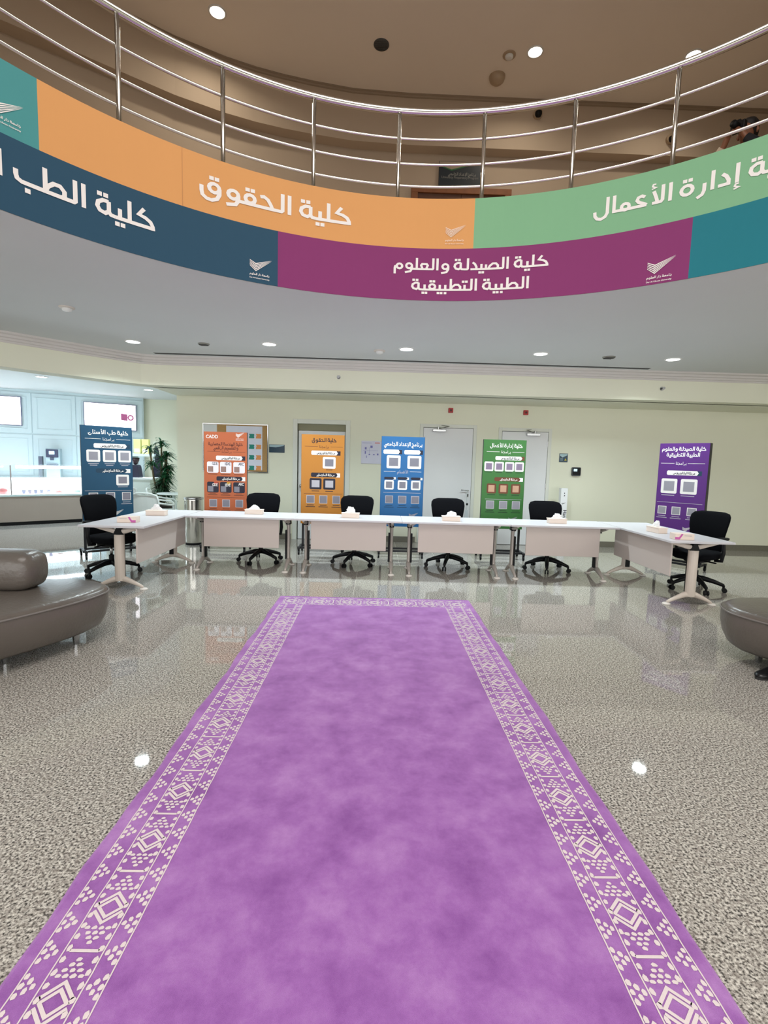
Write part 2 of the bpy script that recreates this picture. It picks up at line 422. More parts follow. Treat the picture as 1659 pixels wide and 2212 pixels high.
def flush_door(name, label, x0, x1, zt, hinge_left):
    d = thing(name, label, 'door', (0, YW, 0)); d['kind'] = 'structure'
    fr = MB(); fr.box(x0, x0+.06, -.016, .0, 0, zt).box(x1-.06, x1, -.016, .0, 0, zt).box(x0+.06, x1-.06, -.016, 0, zt-.06, zt)
    fr.build('door_frame', M_DFRAME, d, bevel=.003)
    MB().box(x0+.06, x1-.06, -.004, 0, 0, zt-.06).build('shadow_gap', mat('door_gap', '55564f', .8), d)
    MB().box(x0+.066, x1-.066, -.013, -.001, .008, zt-.068).build('door_leaf', M_DOOR, d, bevel=.002)
    hx = x0+.066 if hinge_left else x1-.066; lx = x1-.12 if hinge_left else x0+.12
    for z in (.25, 1.1, zt-.28): MB().tube([(hx, -.018, z-.05), (hx, -.018, z+.05)], .009, 8).build('hinge', M_STEEL2, d)
    s = -1 if hinge_left else 1
    h = MB(); h.tube([(lx, -.01, .99), (lx, -.06, .99), (lx+s*.02, -.065, .99), (lx+s*.13, -.065, .995)], .010, 8)
    h.lathe([(.026, -.004), (.026, .004)], 14, (lx, -.016, .99))
    h.build('door_handle', M_STEEL2, d, smooth=True)
    MB().box(lx-.016, lx+.016, -.03, -.012, .87, .93).build('lock_cylinder', M_STEEL2, d, bevel=.004)
    bx = hx+(.16 if hinge_left else -.16); e = 1 if hinge_left else -1
    c = MB().box(min(bx, bx+e*.24), max(bx, bx+e*.24), -.07, -.013, zt-.14, zt-.09)
    c.build('closer_body', M_STEEL2, d, bevel=.008)
    a = MB(); a.tube([(bx+e*.1, -.06, zt-.085), (bx+e*.28, -.16, zt-.045)], .008, 6); a.tube([(bx+e*.28, -.16, zt-.045), (bx+e*.16, -.02, zt-.02)], .007, 6); a.lathe([(.016, 0), (.016, .05)], 10, (bx+e*.1, -.06, zt-.10))
    a.build('closer_arm', M_STEEL2, d)
flush_door('door_2', 'white flush door with a closer and key hanging cord between blue and green stands', .77, 1.8, 2.17, True)
flush_door('door_3', 'white flush door with a closer beside the small square sign', 2.2, 3.17, 2.145, False)
lany = thing('key_lanyard', 'clear key pouch and cord hanging from the handle of the door behind the green stand', 'lanyard', (1.66, YW-.085, .97))
MB().tube([(0, 0, .02), (-.01, -.004, -.12), (.005, -.004, -.26), (0, 0, -.34)], .006, 6).build('cord', mat('clear_cord', 'c9cfcf', .3), lany)
MB().box(-.03, .03, -.006, .004, -.50, -.34).build('pouch', mat('clear_pouch', 'c4cdd2', .25, var=.1), lany, bevel=.003)
MB().box(-.012, .02, -.012, -.006, -.25, -.21).build('key', M_BLACK, lany)
# bulkhead + cornice + ceilings
BL = [(9.5, 7.86), (6, 7.86), (3, 7.86), (0, 7.85), (-2.6, 7.86), (-3.4, 7.86), (-3.62, 7.80), (-3.82, 7.64), (-4.84, 6.58), (-7.5, 4.6), (-12, 1.3)]
def nrm(P):   # normals pointing into the hall (towards the ring)
    out = []
    for i in range(len(P)):
        a = Vector(P[max(i-1, 0)]); b = Vector(P[min(i+1, len(P)-1)]); t = (b-a).normalized(); n = Vector((t.y, -t.x))
        if n.dot(Vector((.3, 1))-Vector(P[i])) < 0: n = -n
        out.append(n)
    return out
def sweep(P, prof):
    N = nrm(P); return [[(p[0]+n.x*d, p[1]+n.y*d, z) for d, z in prof] for p, n in zip(P, N)]
bk = MB().loft(sweep(BL, [(0, 2.54), (0, 2.98), (-.3, 2.98), (-.3, 2.54)]))
bk.box(-3.6, 9.5, 8.1, 9.2, 2.54, 2.7)
struct(bk.build('wall_bulkhead', M_WALL), 'cream dropped bulkhead under the lower ceiling')
COR = [(0, 2.845), (.015, 2.845), (.02, 2.868), (.045, 2.872), (.05, 2.9), (.075, 2.906), (.085, 2.935), (.12, 2.945), (.125, 2.972), (0, 2.972)]
struct(MB().loft(sweep(BL, COR)).build('trim_1', M_CORN, bevel=.002), 'stepped plaster cornice along the bulkhead')
RC = Vector((.34, 1.534)); RR = 3.30
def rp(a, r=RR, z=0): a = math.radians(a); return (RC.x+r*math.sin(a), RC.y+r*math.cos(a), z)
def annulus(z, x0, x1, y0, y1, n=120, r=RR):
    V = []
    for k in range(n):
        a = 2*math.pi*k/n; s, c = math.sin(a), math.cos(a)
        tx = ((x1 if s > 0 else x0)-RC.x)/s if abs(s) > 1e-6 else 1e9
        ty = ((y1 if c > 0 else y0)-RC.y)/c if abs(c) > 1e-6 else 1e9
        t = min(tx, ty); V += [(RC.x+r*s, RC.y+r*c, z), (RC.x+t*s, RC.y+t*c, z)]
    return V, [(2*k, 2*k+1, 2*((k+1) % n)+1, 2*((k+1) % n)) for k in range(n)]
cl = MB().add(*annulus(2.97, -12, 9.5, -6, 9.2)); 
cl.add([(-3.55, 7.75, 2.87), (-3.4, 12.9, 2.87), (-12, 12.9, 2.87), (-12, 1.5, 2.87), (-7.5, 4.8, 2.87)], [(0, 1, 2, 3, 4)])
struct(cl.build('ceiling', M_CEIL), 'pale grey lower ceiling around the round opening')
MB().add(*annulus(3.40, -12, 9.5, -6, 9.2, r=RR+.05)).build('floor_upper', M_UPW); struct(bpy.data.objects['floor_upper'], 'upper gallery floor')
# parapet ring
n = 160; V = []
for k in range(n):
    a = 360*k/n
    for r, z in ((RR, 2.9715), (RR, 3.868), (RR+.14, 3.868), (RR+.14, 2.9715)): V.append(rp(a, r, z))
Fs = [(4*k+i, 4*k+(i+1) % 4, 4*((k+1) % n)+(i+1) % 4, 4*((k+1) % n)+i) for k in range(n) for i in range(4)]
struct(MB().add(V, Fs).build('wall_balcony', mat('parapet_paint', 'cfc9c0', .7)), 'curved gallery parapet around the round opening')
# upper storey
UB = [(-9, 2.3), (-6, 4.7), (-4.23, 5.99), (-3.79, 6.29), (-3.32, 6.63), (-2.75, 7.03), (-2.19, 7.33), (-1.8, 7.49), (-1.45, 7.6), (-1.05, 7.7), (-.48, 7.81), (.33, 7.86), (1.5, 7.87), (5, 7.88), (9.5, 7.9)]
struct(MB().loft(sweep(UB, [(0, 6.14), (0, 6.83), (-.3, 6.83), (-.3, 6.14)])).build('wall_upper_bulkhead', M_UPW), 'beige bulkhead under the upper ceiling')
struct(MB().loft(sweep(UB, [(-.2, 3.4), (-.2, 6.15), (-.35, 6.15), (-.35, 3.4)])).build('wall_upper', M_UPW), 'beige upper gallery wall')
struct(MB().box(-12, 9.5, -6.1, -6, 3.0, 6.9).build('light_block_wall', M_UPW), 'unseen upper wall added behind the viewer to block world light')  # added out of view to keep world light off the upper gallery
struct(MB().box(-12, 9.5, -6, 9.4, 6.82, 6.95).build('ceiling_upper', M_UPC), 'brown lit upper ceiling over the gallery')
struct(MB().loft(sweep(UB, [(.0, 6.78), (.02, 6.785), (.03, 6.80), (.05, 6.805), (.05, 6.82), (0, 6.82)])).build('trim_2', mat('upper_cornice', '9c8a76', .7)), 'thin cornice under the upper ceiling')
ud = thing('door_4', 'brown wooden double door head on the upper gallery', 'door', (0, 8.06, 0)); ud['kind'] = 'structure'
M_WOOD = mat('brown_wood', '8a5530', .5, var=.25, scale=14)
MB().box(.42, 1.95, -.06, 0, 5.56, 5.65).box(.42, .52, -.06, 0, 3.4, 5.56).box(1.85, 1.95, -.06, 0, 3.4, 5.56).build('door_frame', M_WOOD, ud, bevel=.006)
MB().box(.52, 1.182, -.03, 0, 3.4, 5.56).build('door_leaf', mat('dark_brown_wood', '5b351f', .5, var=.2, scale=14), ud)
MB().box(1.188, 1.85, -.03, 0, 3.4, 5.56).build('door_leaf', MATS['dark_brown_wood'], ud)
us = thing('wall_sign', 'dark navy sign over the brown door on the upper gallery', 'sign', (0, 8.045, 0))
MB().box(.83, 1.48, -.03, .0, 5.66, 6.02).build('panel', mat('navy_sign', '14222c', .4), us)
print_on('light_corner', [(.835, 6.015), (.835, 5.965), (1.02, 5.905), (1.42, 6.015)], [(0, 1, 2, 3)], lambda a, b: (a, -.032, b), mat('sign_beige', 'a39580', .6), us)
print_on('green_edge', [(.835, 5.965), (.835, 5.95), (1.02, 5.885), (1.46, 6.012), (1.42, 6.015), (1.02, 5.905)], [(0, 1, 2, 5), (5, 2, 3, 4)], lambda a, b: (a, -.033, b), mat('sign_green', '2f6b3f', .6), us)
v, f, wd = arabic('برنامج الإعداد الجامعي'); s = .42/wd
print_on('lettering', v, f, lambda a, b: (.97+a*s, -.034, 5.825+b*s*1.2), mat('sign_grey_text', '8a8a85', .6), us)
v, f, wd = latin('University Preparatory Program'); s = .56/wd
print_on('lettering', v, f, lambda a, b: (.87+a*s, -.034, 5.775+b*s*1.2), MATS['sign_grey_text'], us)
# ------------------------------------------------------------------ parapet banners
def seg(name, label, a0, a1, z0, z1, col, mname):
    m = mat(mname, col, .6, var=.02, scale=3, spec=.15)
    k = max(6, int((a1-a0)/1.5)); V = []
    for i in range(k+1):
        a = a0+(a1-a0)*i/k
        V += [rp(a, RR-.004, z0), rp(a, RR-.004, z1), rp(a, RR-.001, z1), rp(a, RR-.001, z0)]
    Fs = [(4*i+j, 4*i+(j+1) % 4, 4*i+4+(j+1) % 4, 4*i+4+j) for i in range(k) for j in range(4)]+[(0, 1, 2, 3), (4*k, 4*k+3, 4*k+2, 4*k+1)]
    t = thing(name, label, 'banner', rp((a0+a1)/2, RR, z0))
    o = MB().add(V, Fs).build('vinyl_sheet', m, t); o.matrix_parent_inverse = Matrix.Translation(t.location).inverted()
    return t
MB_MID = 3.437; ZT = 3.875; ZB = 2.972
BW = 'white lettering'
b_or = seg('parapet_banner', 'long orange parapet banner with white script under the railing', -52.6, 8.68, MB_MID, ZT, 'd99d62', 'banner_orange')
b_gr = seg('parapet_banner', 'light green parapet banner with white script at upper right', 8.68, 75, MB_MID, ZT, '7fb18a', 'banner_green')
b_tl = seg('parapet_banner', 'blue green parapet banner with logo at upper left edge', -80, -52.6, MB_MID, ZT, '4c9293', 'banner_teal')
b_bl = seg('parapet_banner', 'dark navy blue parapet banner with white script, lower left row', -80, -22.36, ZB, MB_MID, '2d4e64', 'banner_navy')
b_pu = seg('parapet_banner', 'plum purple parapet banner with two lines of white script', -22.36, 39.42, ZB, MB_MID, '85386c', 'banner_plum')
b_tr = seg('parapet_banner', 'dark turquoise parapet banner at right end of the lower row', 39.42, 75, ZB, MB_MID, '257784', 'banner_turquoise')
def ring_print(name, V, Fc, a_left, z, sx, sy, parent, m=M_WHITE):
    def fn(x, y): return rp(a_left+math.degrees(x*sx/RR), RR-.008, z+y*sy)
    cuts_ = WORDS[:]+[len(Fc)] if name == 'lettering' else [0, len(Fc)]
    for i0, i1 in zip(cuts_, cuts_[1:]):
        ids = sorted({j for q in Fc[i0:i1] for j in q}); mp = {j: k for k, j in enumerate(ids)}
        o = print_on(name, [V[j] for j in ids], [tuple(mp[j] for j in q) for q in Fc[i0:i1]], fn, m, parent); o.matrix_parent_inverse = Matrix.Translation(parent.location).inverted()
def ring_text(txt, parent, a0, a1, z, h, ref=None, t=T):
    wr = arabic(ref, t)[2] if ref else 0
    v, f, wd = arabic(txt, t)
    if ref:   # a1 is right edge; width of the ref part spans a0..a1
         sx = math.radians(a1-a0)*RR/wr; a0 = a1-math.degrees(wd*sx/RR)
    else: sx = math.radians(a1-a0)*RR/wd
    ring_print('lettering', v, f, a0, z, sx, h, parent)
ring_text('كلية الحقوق', b_or, -33.7, -11.0, 3.602, .146)
ring_text('كلية الطب البشري', b_bl, -55.3, -39.6, 3.192, .146, ref='كلية الطب')
ring_text('كلية الصيدلة والعلوم', b_pu, -4.0, 20.4, 3.252, .098)
ring_text('الطبية التطبيقية', b_pu, -1.1, 17.6, 3.070, .098)
wr = arabic('إدارة الأعمال')[2]; v, f, wd = arabic('كلية إدارة الأعمال'); sx = math.radians(44.6-26.4)*RR/wr
ring_print('lettering', v, f, 26.4, 3.615, sx, .128, b_gr)
LV, LF = logo_full()
M_LOGOP = mat('pale_logo_print', 'eed6c0', .6)
for par, a, z, ww, mm in ((b_or, 4.16, 3.505, .19, M_LOGOP), (b_bl, -26.6, 3.035, .19, M_WHITE), (b_pu, 34.2, 3.02, .205, M_WHITE), (b_tl, -57.1, 3.52, .175, M_WHITE), (b_gr, 66, 3.5, .19, M_WHITE), (b_tr, 66, 3.03, .19, M_WHITE)):
    ring_print('logo', LV, LF, a, z, ww, ww*.78, par, mm)
# ------------------------------------------------------------------ railing
rl = thing('balcony_railing', 'curved stainless steel railing with three thin rails over the parapet banners', 'railing', rp(0, RR+.05, 3.87))
inv = Matrix.Translation(rl.location).inverted()
def rpart(mb, name, m=M_STEEL):
    o = mb.build(name, m, rl, smooth=True); o.matrix_parent_inverse = inv; return o
arc = lambda r, z, a0=-100, a1=100, n=140: [rp(a0+(a1-a0)*k/n, r, z) for k in range(n+1)]
rpart(MB().tube(arc(RR+.05, 4.645), .031, 14), 'handrail')
for z in (4.412, 4.196, 4.004): rpart(MB().tube(arc(RR+.05, z), .0125, 8), 'rail')
for k in range(-4, 11):
    a = -43.55+13.3*k
    if abs(a) > 100: continue
    p = rp(a, RR+.03, 0); rpart(MB().tube([(p[0], p[1], 3.40), (p[0], p[1], 4.60)], .0185, 10), 'post')
    q = rp(a, RR+.05, 0); rpart(MB().tube([(p[0], p[1], 4.585), (q[0], q[1], 4.625)], .012, 8), 'post_saddle')

sm = mat('banner_seam', 'c98f57', .6)
ring_print('sheet_seam', [(0, 0), (.004, 0), (.004, .435), (0, .435)], [(0, 1, 2, 3)], -36.0, MB_MID+.001, 1, 1, b_or, sm)
# ------------------------------------------------------------------ carpet
def rug_mat():
    m = bpy.data.materials.new('purple_pile'); m.use_nodes = True; nt = m.node_tree; b = nt.nodes['Principled BSDF']
    g = nt.nodes.new('ShaderNodeNewGeometry')
    def noise(s, d, rgh=.55, dist=0):
        n = nt.nodes.new('ShaderNodeTexNoise'); n.inputs['Scale'].default_value = s; n.inputs['Detail'].default_value = d
        n.inputs['Roughness'].default_value = rgh; n.inputs['Distortion'].default_value = dist
        nt.links.new(g.outputs['Position'], n.inputs['Vector']); return n
    n1 = noise(4.6, 6, .68, .1); n2 = noise(700, 2)
    r = nt.nodes.new('ShaderNodeValToRGB'); e = r.color_ramp.elements
    e[0].position = .30; e[0].color = lin('87509a'); e[1].position = .72; e[1].color = lin('b585c4'); x = e.new(.5); x.color = lin('9f68b1')
    nt.links.new(n1.outputs['Fac'], r.inputs['Fac'])
    mx = nt.nodes.new('ShaderNodeMix'); mx.data_type = 'RGBA'; mx.blend_type = 'OVERLAY'; mx.inputs['Factor'].default_value = .3
    nt.links.new(r.outputs['Color'], mx.inputs['A']); nt.links.new(n2.outputs['Fac'], mx.inputs['B'])
    nt.links.new(mx.outputs['Result'], b.inputs['Base Color'])
    b.inputs['Roughness'].default_value = .95; b.inputs['Specular IOR Level'].default_value = .1
    b.inputs['Sheen Weight'].default_value = .9; b.inputs['Sheen Roughness'].default_value = .35; b.inputs['Sheen Tint'].default_value = lin('e9c6f2')
    bp = nt.nodes.new('ShaderNodeBump'); bp.inputs['Strength'].default_value = .5; bp.inputs['Distance'].default_value = .003
    nt.links.new(n2.outputs['Fac'], bp.inputs['Height']); nt.links.new(bp.outputs['Normal'], b.inputs['Normal'])
    MATS['purple_pile'] = m; return m
M_RUG = rug_mat()
RW = 1.004; RXC = .018; RYF = 5.18; RYN = -.9
rug = thing('carpet_runner', 'long purple carpet with cream tribal border lying on the granite floor', 'carpet', (RXC, 2.2, 0)); 
rb = MB(); L = []
for k in range(61):
    y = RYN+(RYF-RYN)*k/60-2.2
    wv = (.004*math.sin(k*1.7)+.006*math.sin(k*.63+1))*min(1, (60-k)/6)
    L.append([(-RW+wv, y, 0), (-RW+wv, y, .009), (-RW+.012+wv, y, .014), (-.5, y, .014), (0, y, .014), (.5, y, .014), (RW-.012-wv*.7, y, .014), (RW-wv*.7, y, .009), (RW-wv*.7, y, 0)])
rb.loft(L); rb.build('pile', M_RUG, rug)
PV, PF = [], []
def pq(p, map_):
    n = len(PV); PV.extend(map_(*q) for q in p); PF.append(tuple(range(n, n+len(p))))
def blob(s, t, map_, a=.0095, b=.0085):
    j = lambda: random.uniform(.8, 1.2)
    pq([(s-a*j(), t-b*.5), (s-a*.4, t-b*j()), (s+a*.6, t-b*.8*j()), (s+a*1.1*j(), t+b*.1), (s+a*.4, t+b*j()), (s-a*.7*j(), t+b*.8)], map_)
def bar(s0, t0, s1, t1, map_, wd=.009):
    v, f = ribbon([(s0, t0), (s1, t1)], wd)
    for q in f: pq([v[i] for i in q], map_)
def poly(pts, map_, wd=.009):
    v, f = ribbon(pts, wd)
    for q in f: pq([v[i] for i in q], map_)
PER = .2835
def border(s0, s1, map_, phase):
    """strip coordinates: s along the edge, t inward from the outer edge"""
    for t in (.052, .117, .232, .287):
        poly([(s0+(s1-s0)*k/int((s1-s0)/.05), t+random.uniform(-.0012, .0012)) for k in range(int((s1-s0)/.05)+1)], map_, .0042)
    k0 = math.ceil((s0-phase)/PER-.5)
    k = k0
    while phase+k*PER < s1:
        c = phase+k*PER; k += 1
        if c-.06 < s0 or c+.06 > s1: continue
        tc = .1745
        poly([(c-.034, tc), (c, tc-.036), (c+.034, tc), (c, tc+.036), (c-.034, tc)], map_, .010)
        for sg in (-1, 1):
            poly([(c+sg*.012, tc-.044), (c+sg*.054, tc), (c+sg*.012, tc+.044)], map_, .010)
        for sg in (-1, 1):                       # hourglass halves on each side of the bar
            for r_, n_ in ((.070, 4), (.086, 3), (.102, 2), (.117, 1)):
                if s0 < c+sg*r_ < s1:
                    for q in range(n_): blob(c+sg*r_, tc+(q-(n_-1)/2)*.021, map_, .0062, .0085)
        if c+PER/2 < s1: bar(c+PER/2, tc-.042, c+PER/2, tc+.042, map_, .010)
    for t in (.128, .221):
        s = s0+.02
        while s < s1-.01: blob(s, t, map_, .0105, .0075); s += PER/8
    s = s0+.03
    while s < s1-.04:
        for t0, sg in ((.062, 1), (.277, -1)):
            for r_, n_ in ((0, 3), (.017, 2), (.032, 1)):
                for q in range(n_): blob(s+(q-(n_-1)/2)*.026, t0+sg*r_, map_, .0095, .0072)
        s += PER/3
ZP = .0152
border(RYN-2.2+.3, RYF-2.2-.29, lambda s, t: (-RW+t, s, ZP), 1.184-2.2)
border(RYN-2.2+.3, RYF-2.2-.29, lambda s, t: (RW-t, s, ZP), 1.184-2.2)
border(-RW+.06, RW-.06, lambda s, t: (s, RYF-2.2-t, ZP), 0)
border(-RW+.06, RW-.06, lambda s, t: (s, RYN-2.2+t, ZP), 0)
me = bpy.data.meshes.new('border_pattern'); me.from_pydata(PV, [], PF); me.materials.append(mat('cream_pile', 'dccfd0', .95, var=.08, scale=300, sheen=.3)); link(bpy.data.objects.new('border_pattern', me), rug)
# ------------------------------------------------------------------ lamps and ceiling fittings
def downlight(loc, label, power, col, lens, r=.085, spread=2.4, group='recessed ceiling lamps'):
    t = thing('downlight', label, 'ceiling lamp', loc, 0, group)
    MB().lathe([(r*1.25, 0), (r*1.25, -.006), (r*1.02, -.010), (r, -.004), (r, .0)], 28, cap=False).build('trim_ring', M_LRING, t, smooth=True)
    MB().lathe([(r, -.003), (r*.6, -.006), (.001, -.007)], 24, cap=False).build('lens', lens, t, smooth=True)
    l = area('lamp', (0, 0, -.012), r*2, power, col, spread=spread); l.parent = t
COOL = (.83, .97, 1.0); NEUT = (1, .98, .95)
for (x, y), lab in zip(((-3.30, 6.9), (-1.46, 6.79), (.36, 6.83), (2.17, 6.85), (4.02, 6.93)),
        ('lit round downlight nearest the left bend of the bulkhead', 'lit round downlight over the table beside the red orange stand',
         'lit round downlight in the middle of the row of five', 'lit round downlight over the green poster stand', 'rightmost lit downlight of the row on the lower ceiling')):
    downlight((x, y, 2.97), lab, 30, COOL, M_LED)
for x, y, lab in ((-6.3, 9.6, 'lit downlight over the left half of the cafe counter'), (-4.95, 11.0, 'lit downlight over the potted plant')):
    downlight((x, y, 2.87), lab, 32, (.75, .9, 1), M_LED)
for (x, y), lab in zip(((-2.07, 6.62), (1.92, 7.0), (3.97, 6.95)), ('warm spotlight at top left on the upper ceiling', 'warm spotlight beside the detectors on the upper ceiling', 'warm spotlight seen behind the railing post at right')):
    downlight((x, y, 6.82), lab, 9, (1, .88, .72), M_LEDW, r=.085, spread=2.6, group='upper ceiling spotlights')
def disc(name, label, cat, loc, r, m, prof=None, extra=None):
    t = thing(name, label, cat, loc)
    MB().lathe(prof or [(r, 0), (r, -.008), (r*.92, -.014), (.001, -.014)], 24, cap=False).build('base', m, t, smooth=True)
    if extra: extra(t)
    return t
def slits(r):
    def f(t):
        for k in range(-2, 3):
            w_ = math.sqrt(max(0, 1-(k*.3)**2))*r*.8
            MB().box(-w_, w_, k*r*.3-.004, k*r*.3+.004, -.02, -.013).build('grille_slat', M_GRILL, t)
    return f
def chamber(r):
    def f(t):
        MB().lathe([(r*.62, -.014), (r*.58, -.035), (r*.3, -.044), (.001, -.045)], 20, cap=False).build('chamber', M_LRING, t, smooth=True)
        MB().box(r*.1, r*.3, -.004, .004, -.047, -.04).build('indicator', M_WHITE, t)
    return f
M_DET = mat('detector_plastic', 'cfc8c0', .5); M_UDET = mat('beige_detector_plastic', 'b09a80', .4)
disc('smoke_detector', 'small white detector on the lower ceiling at far left', 'smoke detector', (-3.27, 5.42, 2.97), .075, M_DET, extra=chamber(.075))
disc('smoke_detector', 'white detector on the lower ceiling beside the middle downlight', 'smoke detector', (.0, 6.98, 2.97), .08, M_DET, extra=chamber(.08))
disc('ceiling_speaker', 'dark round ceiling speaker near the cafe bulkhead', 'speaker', (-4.72, 7.2, 2.97), .11, M_GRILL, extra=slits(.11))
disc('ceiling_speaker', 'grey round ceiling speaker between two downlights left of centre', 'speaker', (-2.36, 6.9, 2.97), .075, mat('grey_grille', '86857e', .6), extra=slits(.075))
disc('ceiling_speaker', 'grey round ceiling speaker between two downlights at right', 'speaker', (3.13, 6.92, 2.97), .085, MATS['grey_grille'], extra=slits(.085))
disc('ceiling_speaker', 'dark round speaker on the upper ceiling', 'speaker', (-.08, 6.99, 6.82), .10, M_GRILL, extra=slits(.10))
disc('smoke_detector', 'beige detector beside the warm spotlight on the upper ceiling', 'smoke detector', (1.6, 7.07, 6.82), .085, M_UDET, extra=chamber(.085))
disc('motion_sensor', 'beige dome sensor above the handrail on the upper ceiling', 'sensor', (1.53, 7.44, 6.82), .11, M_UDET, [(.11, 0), (.11, -.02), (.095, -.06), (.06, -.09), (.001, -.1)])
t = thing('slot_diffuser', 'long narrow dark air slot in the lower ceiling before the cornice', 'air vent', (.37, 7.60, 2.97))
MB().box(-3.7, 3.7, -.055, .055, -.004, -.001).build('slot', mat('vent_black', '3a3d3f', .7), t)
MB().box(-3.74, 3.74, -.065, -.055, -.006, -.001).build('flange', M_CEIL, t); MB().box(-3.74, 3.74, .055, .065, -.006, -.001).build('flange', M_CEIL, t)
def sprinkler(loc, label):
    t = thing('sprinkler_head', label, 'sprinkler', loc)
    MB().tube([(0, .02, 0), (0, -.012, 0)], .03, 14).build('rosette', M_STEEL2, t)
    MB().tube([(0, -.01, 0), (0, -.06, 0)], .012, 8).build('body', M_GRILL, t)
    MB().tube([(0, -.06, 0), (0, -.065, 0)], .022, 12).build('deflector', M_STEEL2, t)
sprinkler((-.62, 7.85, 2.74), 'sprinkler on the bulkhead above the yellow orange stand')
sprinkler((4.42, 7.86, 2.72), 'sprinkler on the bulkhead above the purple stand')
def wcam(loc, label):
    t = thing('security_camera', label, 'camera', loc)
    MB().tube([(0, .02, 0), (0, -.03, 0)], .07, 18).build('mount', M_UDET, t)
    MB().lathe([(.001, -.06), (.035, -.05), (.05, -.02), (.05, .01), (.02, .03)], 16, (0, -.05, -.01), cap=False).build('dome', M_BLACK, t, smooth=True)
wcam((2.24, 7.86, 6.63), 'dark dome camera on the upper bulkhead right of the sign'); wcam((4.25, 7.86, 6.36), 'dark dome camera on the upper bulkhead behind the right post')
# ------------------------------------------------------------------ tables
ZTAB = .717
def table(name, label, loc, rz, length, legx, panel, col, fat, group):
    """local: x along length, y depth (front = -y)"""
    t = thing(name, label, 'table', loc, rz, group)
    MB().box(-length/2+.001, length/2-.001, -.345, .345, ZTAB-.025, ZTAB).build('tabletop', M_WLAM, t, bevel=.004)
    MB().box(panel[0], panel[1], -.27, -.252, .318, ZTAB-.03).build('modesty_panel', M_WPAN, t, bevel=.003)
    for s, x in enumerate(legx):
        e = 1 if s == 0 else -1
        rx, ry = (.048, .052) if fat else (.022, .042)
        c = MB(); c.loft([[(x+rx*k*math.cos(a*math.pi/8), ry*k*math.sin(a*math.pi/8), z) for a in range(16)] for z, k in ((.095, 1), (.60, 1))])
        lg = c.build('leg', col, t, smooth=False)
        for q in (-1, 1):
            ft = MB(); ft.tube([(x, q*.01, .115), (x, q*.06, .108), (x, q*.14, .075), (x, q*.215, .04), (x, q*.245, .022)], [.034, .032, .024, .018, .015], 8)
            ft.build('foot', col, lg, smooth=True)
            MB().lathe([(.043, 0), (.043, .007), (.032, .016), (.012, .02)], 18, (x, q*.25, 0)).build('foot_pad', M_WPAD, lg, smooth=True)
        MB().box(x+e*(rx+.001)-.02*(e < 0), x+e*(rx+.001)+.02*(e > 0), -.026, .026, .13, .52).build('cable_channel', M_BLACK, lg)
        MB().prismx([(-.055, .60), (.055, .60), (.012, ZTAB-.027), (-.012, ZTAB-.027)], x-.03, x+.03).build('leg_cap', M_BLACK, lg, bevel=.004)
        b = MB()
        b.prismy([(x, .655), (x, ZTAB-.026), (x+e*.15, ZTAB-.026), (x+e*.15, .668), (x+e*.1, .662), (x+e*.055, .63), (x+e*.03, .58), (x+e*.02, .58)] if e > 0 else
                 [(x-.15, .668), (x-.15, ZTAB-.026), (x, ZTAB-.026), (x, .655), (x-.02, .58), (x-.03, .58), (x-.055, .63), (x-.1, .662)], -.02, .02)
        b.build('bracket', col, t)
        a = MB()
        for q in (-1, 1): a.tube([(x, q*.03, .63), (x, q*.26, ZTAB-.035)], [.028, .016], 8)
        a.build('top_arm', col, t)
    return t
G = 'white conference tables in a U'
rowl = (('beside the red orange stand', -1.715), ('before the yellow orange stand', -.34), ('before the blue stand', 1.035), ('at right, before the green stand', 2.41))
for k, (w_, cx) in enumerate(rowl):
    table('conference_table', 'white front row table '+w_, (cx, 6.62-.028*k, 0), -.012, 1.375, (-.575, .565), (-.475, .49) if k < 3 else (-.47, .475), M_ALU, False, G)
table('conference_table', 'white side table at left end with a thick leg near the sofa', (-2.76, 6.07, 0), math.pi/2, 1.74, (-.70, .72), (-.86, .46), M_WCOL, True, G)
table('conference_table', 'white side table at right end with a thick leg near the round pouf', (3.455, 5.99, 0), -math.pi/2, 1.74, (-.70, .72), (-.50, .76), M_WCOL, True, G)
